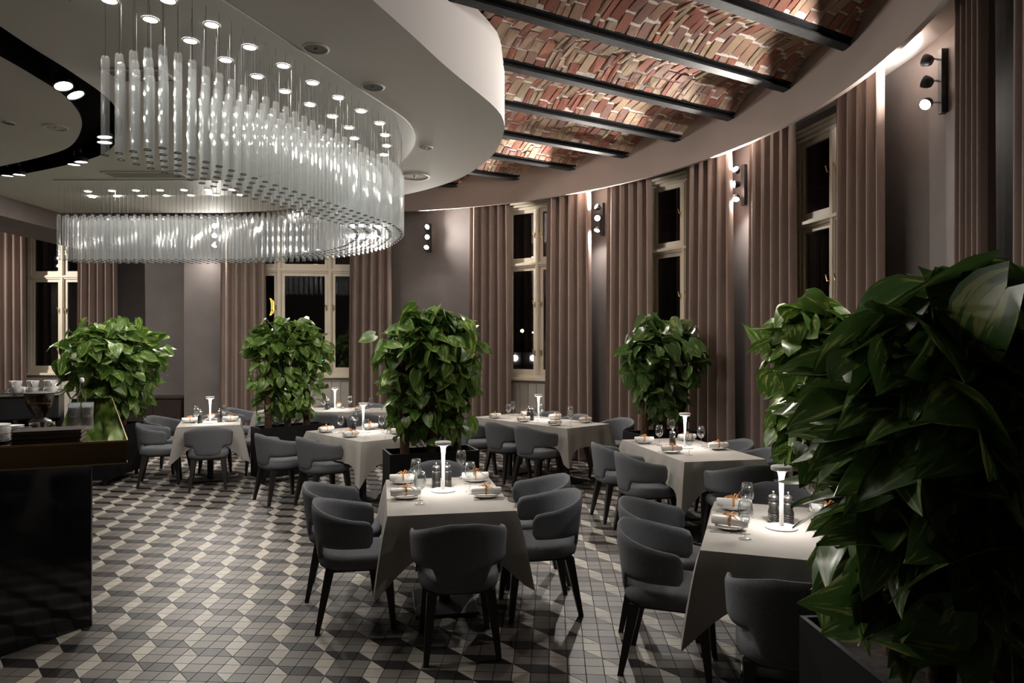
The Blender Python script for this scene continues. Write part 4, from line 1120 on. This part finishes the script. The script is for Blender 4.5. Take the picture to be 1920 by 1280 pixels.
planter(-2.944, 9.367, radians(42), 0.95, 0.32, PL + 'beside two walkway chairs')
plant(-2.99, 9.367, radians(42), B3, 300, 240, 'dense bushy pothos with drooping dark green leaves before the wide window', (0.09, 0.2), M_LEAF, 32, stray=0.16)
planter(-5.30, 9.33, radians(94), 1.0, 0.38, PL + 'at the far end of the bar')
plant(-5.27, 9.33, radians(94), [(0.74, 0.42), (1.0, 0.46), (1.4, 0.62), (1.7, 0.74), (1.88, 0.66), (1.98, 0.40)], 300, 260, 'brightly spotlit bushy pothos beside the bar end', (0.14, 0.22), M_LEAF, 33, across=0.8, stray=0.2)
planter(1.86, 8.66, radians(23), 0.9, 0.4, PL + 'by the curtains behind the wall table')
plant(1.86, 8.66, radians(23), [(0.74, 0.26), (1.0, 0.32), (1.4, 0.44), (1.7, 0.54), (1.86, 0.5), (1.99, 0.3)], 280, 160, 'thin pothos by the curtains with spreading upper leaves', (0.14, 0.24), M_LEAFDK, 34, across=0.65)
planter(2.36, 5.46, radians(68), 0.85, 0.38, PL + 'between the wall table and the big dark plant')
plant(2.36, 5.46, radians(68), [(0.74, 0.3), (1.0, 0.36), (1.4, 0.42), (1.75, 0.5), (1.9, 0.45), (2.0, 0.28)], 280, 160, 'bright green pothos between two tables beside a curtain', (0.15, 0.25), M_LEAF, 35, across=0.8)
planter(1.40, 2.30, radians(4), 0.5, 0.92, PL + 'under the biggest plant')
plant(1.43, 2.30, radians(94), [(0.72, 0.42), (1.0, 0.44), (1.35, 0.48), (1.6, 0.54), (1.78, 0.46), (1.9, 0.34)], 300, 160, 'big dark pothos with very large overlapping leaves and thick stems', (0.17, 0.38), M_LEAFDK, 36, up_bias=16, across=0.8, wlen=0.8, stray=0.0, narrow=0.74)

# ================================================================== BAR
LD = Vector((-0.511, 0.859, 0)); FD = Vector((-0.913, -0.407, 0)); C0 = Vector((-2.33, 4.26, 0))
def bp(f, l): 
    p = C0 + FD * f + LD * l; return (p.x, p.y)
bar = thing('bar_counter', 'angled bar counter with polished brass top and black lacquer base', 'bar counter', (C0.x, C0.y, 0))
OB = Matrix.Translation((-C0.x, -C0.y, 0))
slab = [bp(0, 0), bp(0, 4.03), bp(0.37, 4.03), bp(0.37, 0.42), bp(1.9, 0.42), bp(1.9, 0)]
m = MB(); m.prism(slab, 1.06, 1.194, OB); m.build('apron', M_DARKBRASS, bar)
m = MB(); m.prism([bp(-.002, -.002), bp(-.002, 1.55), bp(0.372, 1.55), bp(0.372, 0.42), bp(1.9, 0.42), bp(1.9, -.002)], 1.1945, 1.2, OB); m.build('top_sheet', M_BRASSMIRROR, bar)
m = MB(); m.prism([bp(-.002, 1.553), bp(-.002, 4.032), bp(0.372, 4.032), bp(0.372, 1.553)], 1.1945, 1.2, OB); m.build('top_sheet', M_BRASSMIRROR, bar)
m = MB(); m.prism([bp(-.006, -.006), bp(-.006, 4.04), bp(0, 4.04), bp(0, 0), bp(1.9, 0), bp(1.9, -.006)], 1.19, 1.2015, OB); m.prism([bp(-.004, -.004), bp(-.004, 4.034), bp(0, 4.034), bp(0, 0), bp(1.9, 0), bp(1.9, -.004)], 1.058, 1.066, OB); m.build('edge_strip', M_BRASS, bar)
A = Vector((-2.668, 4.458, 0)); Bq = A + LD * 3.4
ped = [(A.x, A.y), (Bq.x, Bq.y), tuple((Bq + FD * 0.14)[:2]), tuple((A + FD * 0.14 + LD * 0.3)[:2]), (-3.55, 3.80), (-3.12, 3.60)]
m = MB(); m.prism(ped, 0.0, 1.06, OB); m.build('base', M_BLACKGLASS, bar)
m = MB(); m.tube([tuple(OB @ Vector((A.x + 0.004, A.y + 0.003, 0.0))), tuple(OB @ Vector((A.x + 0.004, A.y + 0.003, 1.06)))], 0.005, 6); m.build('corner_strip', M_CHROME, bar)
cab = thing('back_bar_cabinet', 'dark work counter behind the bar under the coffee machine', 'cabinet', (-4.7, 6.0, 0))
OC = Matrix.Translation((4.7, -6.0, 0))
m = MB(); m.prism([(-3.48, 5.32), (-4.29, 6.66), (-5.9, 6.66), (-5.9, 5.32)], 0.0, 0.88, OC); m.build('body', M_CAB, cab)
m = MB(); m.prism([(-3.46, 5.30), (-4.29, 6.68), (-5.92, 6.68), (-5.92, 5.30)], 0.88, 0.915, OC); m.build('worktop', M_BLACKMETAL, cab)
# coffee machine
cm = thing('espresso_machine', 'black two-group espresso machine with cups stacked on top', 'coffee machine', (-4.43, 5.91, 0.915), radians(28))
m = MB(); m.box(-0.55, 0.55, -0.02, 0.25, 0.06, 0.43, bev=0.012); m.box(-0.55, 0.55, -0.25, -0.02, 0.24, 0.43, bev=0.012); m.build('body', M_BLACKMETAL, cm)
m = MB(); m.box(-0.56, 0.56, -0.26, 0.26, 0.432, 0.442); m.tube([(-0.55, -0.25, 0.46), (0.55, -0.25, 0.46), (0.55, 0.25, 0.46), (-0.55, 0.25, 0.46)], 0.007, 6); m.build('cup_tray', M_CHROME, cm)
m = MB(); m.box(-0.5, 0.5, -0.25, -0.02, 0.06, 0.10, bev=0.006); m.build('drip_tray', M_CHROME, cm)
for sx in (-0.25, 0.25):
    m = MB(); m.lathe([(0.035, 0.16), (0.04, 0.2), (0.04, 0.24)], 16, T(sx, -0.15, 0)); m.build('group_head', M_CHROME, cm, smooth=40)
    m = MB(); m.tube([(sx, -0.16, 0.175), (sx, -0.34, 0.165)], 0.012, 8); m.build('portafilter_handle', M_BLACKMETAL, cm)
for sx in (-0.5, 0.5):
    for sy in (-0.2, 0.2):
        m = MB(); m.lathe([(0.02, 0), (0.022, 0.06)], 10, T(sx, sy, 0)); m.build('foot', M_CHROME, cm)
def make_cup():
    t = thing('coffee_cup', 'x', 'cup')
    m = MB(); m.lathe([(0.033, 0.0), (0.038, 0.004), (0.047, 0.05), (0.049, 0.058), (0.046, 0.058), (0.043, 0.05), (0.033, 0.008), (0.0, 0.007)], 20); m.build('bowl', M_CERAMIC, t, smooth=50)
    m = MB(); m.tube([(0.044, 0, 0.045), (0.064, 0, 0.048), (0.068, 0, 0.03), (0.056, 0, 0.014), (0.038, 0, 0.016)], 0.004, 6); m.build('handle', M_CERAMIC, t, smooth='all')
    return t
cup0 = make_cup(); first = True
Zc = 0.915 + 0.443
for i, (cx_, cy_, lv, lab) in enumerate([(-4.64, 5.98, 0, 'white cup standing alone at the open end of the machine top'), (-4.50, 5.98, 0, 'white cup second from the open end of the machine top'), (-4.33, 6.0, 0, 'white cup in the lower row of the cup stack, beside the single cups'), (-4.22, 6.0, 0, 'white cup in the middle of the lower row of the cup stack'), (-4.10, 6.0, 0, 'white cup in the lower row of the cup stack above the grinder'),
                                 (-4.34, 6.0, 1, 'white cup in the upper row of the stack, beside the single cups'), (-4.22, 6.0, 1, 'white cup in the middle of the upper row of the stack'), (-4.10, 6.0, 1, 'white cup in the upper row of the stack above the grinder'),
                                 (-4.33, 6.14, 0, 'white cup in the rear lower row of the cup stack, open end'), (-4.10, 6.14, 0, 'white cup in the rear lower row of the cup stack, grinder end')]):
    c = cup0 if first else dup(cup0); first = False
    cq = T(-4.43, 5.91, 0, radians(28)) @ Vector((cx_ + 4.45 + 0.12, cy_ - 6.16 + 0.05, 0)); c.location = (cq.x, cq.y, Zc + lv * 0.0585); c.rotation_euler = (0, 0, 3.4 + 0.3 * i); c['label'] = lab; c['group'] = 'cups on the coffee machine'
# grinder
g = thing('coffee_grinder', 'coffee grinder with smoked bean hopper beside the espresso machine', 'grinder', (-3.80, 5.66, 0.915))
m = MB(); m.box(-0.085, 0.085, -0.11, 0.11, 0.0, 0.03, bev=0.006); m.lathe([(0.075, 0.03), (0.08, 0.18), (0.085, 0.25), (0.05, 0.275)], 20); m.build('body', M_MILL, g, smooth=40)
m = MB(); m.lathe([(0.04, 0.275), (0.045, 0.30), (0.085, 0.37), (0.105, 0.45), (0.108, 0.47), (0.105, 0.472), (0.101, 0.45), (0.081, 0.37), (0.04, 0.30)], 24, cap=False); m.build('hopper', M_HOPPER, g, smooth=60)
m = MB(); m.lathe([(0.038, 0.3), (0.07, 0.36), (0.085, 0.39), (0.0, 0.4)], 20); m.build('coffee_beans', M_COFFEE, g, smooth=60)
m = MB(); m.lathe([(0.11, 0.472), (0.112, 0.478), (0.03, 0.488), (0.0, 0.49)], 24); m.build('lid', M_BLACKMETAL, g, smooth=40)
m = MB(); m.box(-0.03, 0.03, -0.092, -0.078, 0.16, 0.22); m.build('dial_panel', M_BLACK, g)
m = MB(); m.tube([(0.09, -0.02, 0.24), (0.13, -0.06, 0.25), (0.14, -0.1, 0.22)], 0.007, 6); m.build('lever', M_CHROME, g)
# plates, saucers, menus, jars on the bar
def stack(f, l, r, n, h, name, lab, grp, ctop):
    x, y = bp(f, l)
    for k in range(n):
        m = MB(); m.lathe([(r * 0.6, 0), (r * 0.62, 0.002), (r, h * 0.9), (r * 1.0, h), (r * 0.6, h * 0.55), (0, h * 0.5)], 26)
        o = m.build(name, M_CERAMIC, None, smooth=50); o.location = (x + rnd.uniform(-.002, .002), y + rnd.uniform(-.002, .002), 1.2002 + k * h * 0.93)
        o['label'] = lab if k < n - 1 else ctop; o['category'] = 'plate'; o['group'] = grp
stack(0.70, 0.20, 0.10, 9, 0.0125, 'dinner_plate', 'white plate in the tall plate stack on the bar', 'plates stacked on the bar', 'topmost white plate of the tall plate stack on the bar')
stack(0.60, 0.355, 0.055, 7, 0.0125, 'saucer', 'white saucer in the narrow stack behind the plates', 'saucers stacked on the bar', 'topmost white saucer of the narrow stack behind the plates')
rzb = atan2(-FD.y, -FD.x)
for k in range(3):
    x, y = bp(0.40, 0.12); t = thing('menu_folder', ['lowest brown leather menu folder in the pile on the bar', 'middle brown leather menu folder in the pile on the bar', 'topmost brown leather menu folder in the pile on the bar'][k], 'menu', (x + 0.004 * (k % 2), y, 1.2005 + k * 0.025), rzb + 0.02 * (k - 1), 'menu folders on the bar')
    for z, nm in ((0.0, 'cover'), (0.02, 'cover')):
        m = MB(); m.box(-0.175, 0.175, -0.11, 0.11, z, z + 0.0045, bev=0.0015); m.build(nm, M_MENU, t)
    m = MB(); m.box(-0.168, 0.17, -0.104, 0.104, 0.005, 0.0195); m.build('pages', mat('menu_pages%d' % k, (0.12, 0.085, 0.06), rough=0.8), t)
def jar(x, y, z, r, h, lab, fill, grp):
    t = thing('glass_jar', lab, 'jar', (x, y, z), 0, grp)
    m = MB(); m.lathe([(r * 0.92, 0), (r, 0.004), (r, h * 0.85), (r * 0.85, h), (r * 0.8, h), (r * 0.93, h * 0.84), (r * 0.93, 0.008), (0, 0.008)], 16); m.build('body', M_GLASS, t, smooth=50)
    m = MB(); m.lathe([(r * 0.9, 0.009), (r * 0.9, h * 0.6), (0, h * 0.6)], 16); m.build('filling', fill, t)
    m = MB(); m.lathe([(r * 0.9, h), (r * 0.92, h * 1.02), (r * 0.9, h * 1.12), (0, h * 1.13)], 16); m.build('lid', M_CHROME, t, smooth=40)
M_F1 = mat('dark_spice', (0.12, 0.05, 0.03), rough=0.9, scale=80); M_F2 = mat('pale_sugar', (0.4, 0.3, 0.2), rough=0.9, scale=80)
for f, l, h, lab, fl in [(0.54, 0.25, 0.07, 'small lidded glass jar next to the plate stack', M_F2), (0.49, 0.33, 0.085, 'lidded glass jar of dark spice behind the menus', M_F1), (0.41, 0.34, 0.085, 'lidded glass jar of brown sugar behind the menus', M_F2)]:
    x, y = bp(f, l); jar(x, y, 1.2003, 0.032, h, lab, fl, 'jars on the bar')
# tumblers and a swing bottle on the brass top
tum = thing('tumbler_glass', 'x', 'glass')
m = MB(); m.lathe([(0.034, 0), (0.038, 0.006), (0.043, 0.10), (0.041, 0.10), (0.036, 0.012), (0, 0.012)], 12); m.build('wall', clear_glass('tumbler_glass_clear', gloss=0.10, haze=0.12), tum, smooth=50)
m = MB(); m.lathe([(0.0355, 0.0125), (0.040, 0.075), (0, 0.075)], 12); m.build('filling', clear_glass('dark_filling', tint=(0.55, 0.5, 0.5), gloss=0.1), tum)
k = 0
for i in range(3):
    for j in range(2):
        f, l = 0.31 - 0.095 * j, 1.75 + 0.10 * i; x, y = bp(f, l)
        o = tum if k == 0 else dup(tum); k += 1
        o.location = (x, y, 1.2003); o['label'] = 'square-set clear tumbler in the block of six on the brass bar top'; o['group'] = 'tumblers on the bar'
x, y = bp(0.26, 2.12)
b = thing('oil_bottle', 'slim clear bottle with pale stopper behind the tumblers', 'bottle', (x, y, 1.2003))
m = MB(); m.lathe([(0.03, 0), (0.032, 0.01), (0.032, 0.14), (0.014, 0.19), (0.012, 0.26)], 16); m.build('body', M_GLASS, b, smooth=50)
m = MB(); m.lathe([(0.014, 0.26), (0.02, 0.27), (0.016, 0.295), (0, 0.3)], 12); m.build('stopper', M_CERAMIC, b, smooth=50)

# dark low cabinet beside the wall
p0 = at_z(300, 800, 0.0) if False else None
sb = thing('low_sideboard', 'low dark brown sideboard against the wall behind the bar-end plant', 'sideboard', (-6.55, 12.62, 0))
m = MB(); m.box(-0.75, 0.75, -0.25, 0.25, 0.06, 0.84); m.build('body', M_CAB, sb)
m = MB(); m.box(-0.77, 0.77, -0.27, 0.27, 0.84, 0.87, bev=0.004); m.build('top', M_CAB, sb)
for i in range(3):
    m = MB(); m.box(-0.74 + i * 0.495, -0.255 + i * 0.495, -0.268, -0.25, 0.08, 0.82); d = m.build('door', M_CAB, sb)
    m = MB(); m.box(-0.28 + i * 0.495, -0.27 + i * 0.495, -0.285, -0.268, 0.4, 0.55); m.build('handle', M_BRASS, d)
for sx in (-0.65, 0.65):
    for sy in (-0.18, 0.18):
        m = MB(); m.lathe([(0.02, 0), (0.025, 0.06)], 10, T(sx, sy, 0)); m.build('foot', M_DARKWOOD, sb)

# ================================================================== NIGHT STREET OUTSIDE
gnd = MB(); gnd.box(-60, 60, 14.4, 90, -1.2, -1.0); o = gnd.build('ground_outside', M_ROAD, None); o['kind'] = 'structure'
gnd = MB(); gnd.box(4.6, 60, -20, 14.4, -1.2, -1.0); o = gnd.build('ground_side', M_ROAD, None); o['kind'] = 'structure'
def street_lamp(px, py, Y, r, col, st, lab, ground=-1.0):
    x = (px - 960) / FPX * Y; z = CAM_H + (HOR - py) / FPX * Y
    t = thing('street_lamp', lab, 'street lamp', (x, Y, ground))
    m = MB(); m.tube([(0, 0, 0), (0, 0, z - ground - r)], 0.04, 8); m.build('pole', M_BLACKMETAL, t)
    m = MB(); m.lathe([(0.0, -r), (r * 0.7, -r * 0.7), (r, 0), (r * 0.7, r * 0.7), (0, r)], 14, T(0, 0, z - ground)); m.build('globe', emis('street_glow', col, st), t, smooth='all')
street_lamp(979, 620, 40, 0.10, (1, 0.55, 0.2), 40, 'orange street lamp outside the tall window with headlights below it')
street_lamp(999, 623, 46, 0.05, (0.7, 0.8, 1), 30, 'bluish street lamp outside the tall window')
street_lamp(575, 597, 34, 0.12, (1, 0.75, 0.5), 20, 'warm street lamp outside the middle light of the wide window')
street_lamp(995, 648, 50, 0.08, (1, 0.7, 0.4), 30, 'small warm street lamp low in the tall window')
car = thing('parked_car', 'dark car with lit headlights outside the tall window', 'car', ((984 - 960) / FPX * 30, 30, -1.0))
zc = CAM_H + (HOR - 671) / FPX * 30 + 1.0
m = MB(); m.prism([(-0.9, -0.0), (0.9, 0.0), (0.9, 4.2), (-0.9, 4.2)], 0.35, zc + 0.25); m.build('body', M_BLACKMETAL, car)
m = MB(); m.box(-0.75, 0.75, 1.2, 3.4, zc + 0.25, zc + 0.75, bev=0.1); m.build('cabin', M_BLACKGLASS, car)
for sx in (-0.42, 0.35):
    m = MB(); m.lathe([(0.12, 0.0), (0.12, 0.02)], 14, Matrix.Translation((sx, -0.03, zc)) @ Matrix.Rotation(pi / 2, 4, 'X')); m.build('headlight', emis('headlight', (1, 0.97, 0.92), 60), car)
for sx in (-0.8, 0.8):
    for sy in (0.7, 3.4):
        m = MB(); m.lathe([(0.34, -0.1), (0.34, 0.1)], 18, Matrix.Translation((sx, sy, 0.34)) @ Matrix.Rotation(pi / 2, 4, 'Y')); m.build('wheel', M_BLACK, car)
sg = thing('crescent_sign', 'glowing yellow crescent sign outside the wide window', 'sign', ((508 - 960) / FPX * 22, 22, -1.0))
zz = CAM_H + (HOR - 575) / FPX * 22 + 1.0
m = MB(); m.prism([(0.0 + 0.30 * sin(q * pi / 12) * 0.55 - 0.05, 0.27 * cos(q * pi / 12)) for q in range(13)] + [(0.12 * sin(q * pi / 12) * 0.55 - 0.05, 0.27 * cos(q * pi / 12)) for q in range(11, 0, -1)], -0.03, 0.03, Matrix.Translation((0, 0, zz)) @ Matrix.Rotation(pi / 2, 4, 'X')); m.build('crescent', emis('sign_yellow', (1, 0.6, 0.1), 2.5), sg)
m = MB(); m.tube([(0.02, 0.06, 0), (0.02, 0.06, zz + 0.3)], 0.03, 6); m.build('post', M_BLACKMETAL, sg)
tl = thing('traffic_light', 'green lit traffic light seen just above the bushy plant', 'traffic light', ((603 - 960) / FPX * 26, 26, -1.0))
zz = CAM_H + (HOR - 672) / FPX * 26 + 1.0
m = MB(); m.tube([(0, 0.1, 0), (0, 0.1, zz)], 0.05, 8); m.build('pole', M_BLACKMETAL, tl)
m = MB(); m.box(-0.13, 0.13, 0.0, 0.15, zz - 0.15, zz + 0.6, bev=0.02); m.build('housing', M_BLACKMETAL, tl)
m = MB(); m.lathe([(0.09, 0), (0.09, 0.02)], 14, Matrix.Translation((0, -0.005, zz)) @ Matrix.Rotation(pi / 2, 4, 'X')); m.build('lens', emis('green_lens', (0.05, 0.9, 0.6), 10), tl)

# remove the off-stage tableware prototypes
for P in PROTOS:
    for c in list(P.children): bpy.data.objects.remove(c)
    bpy.data.objects.remove(P)
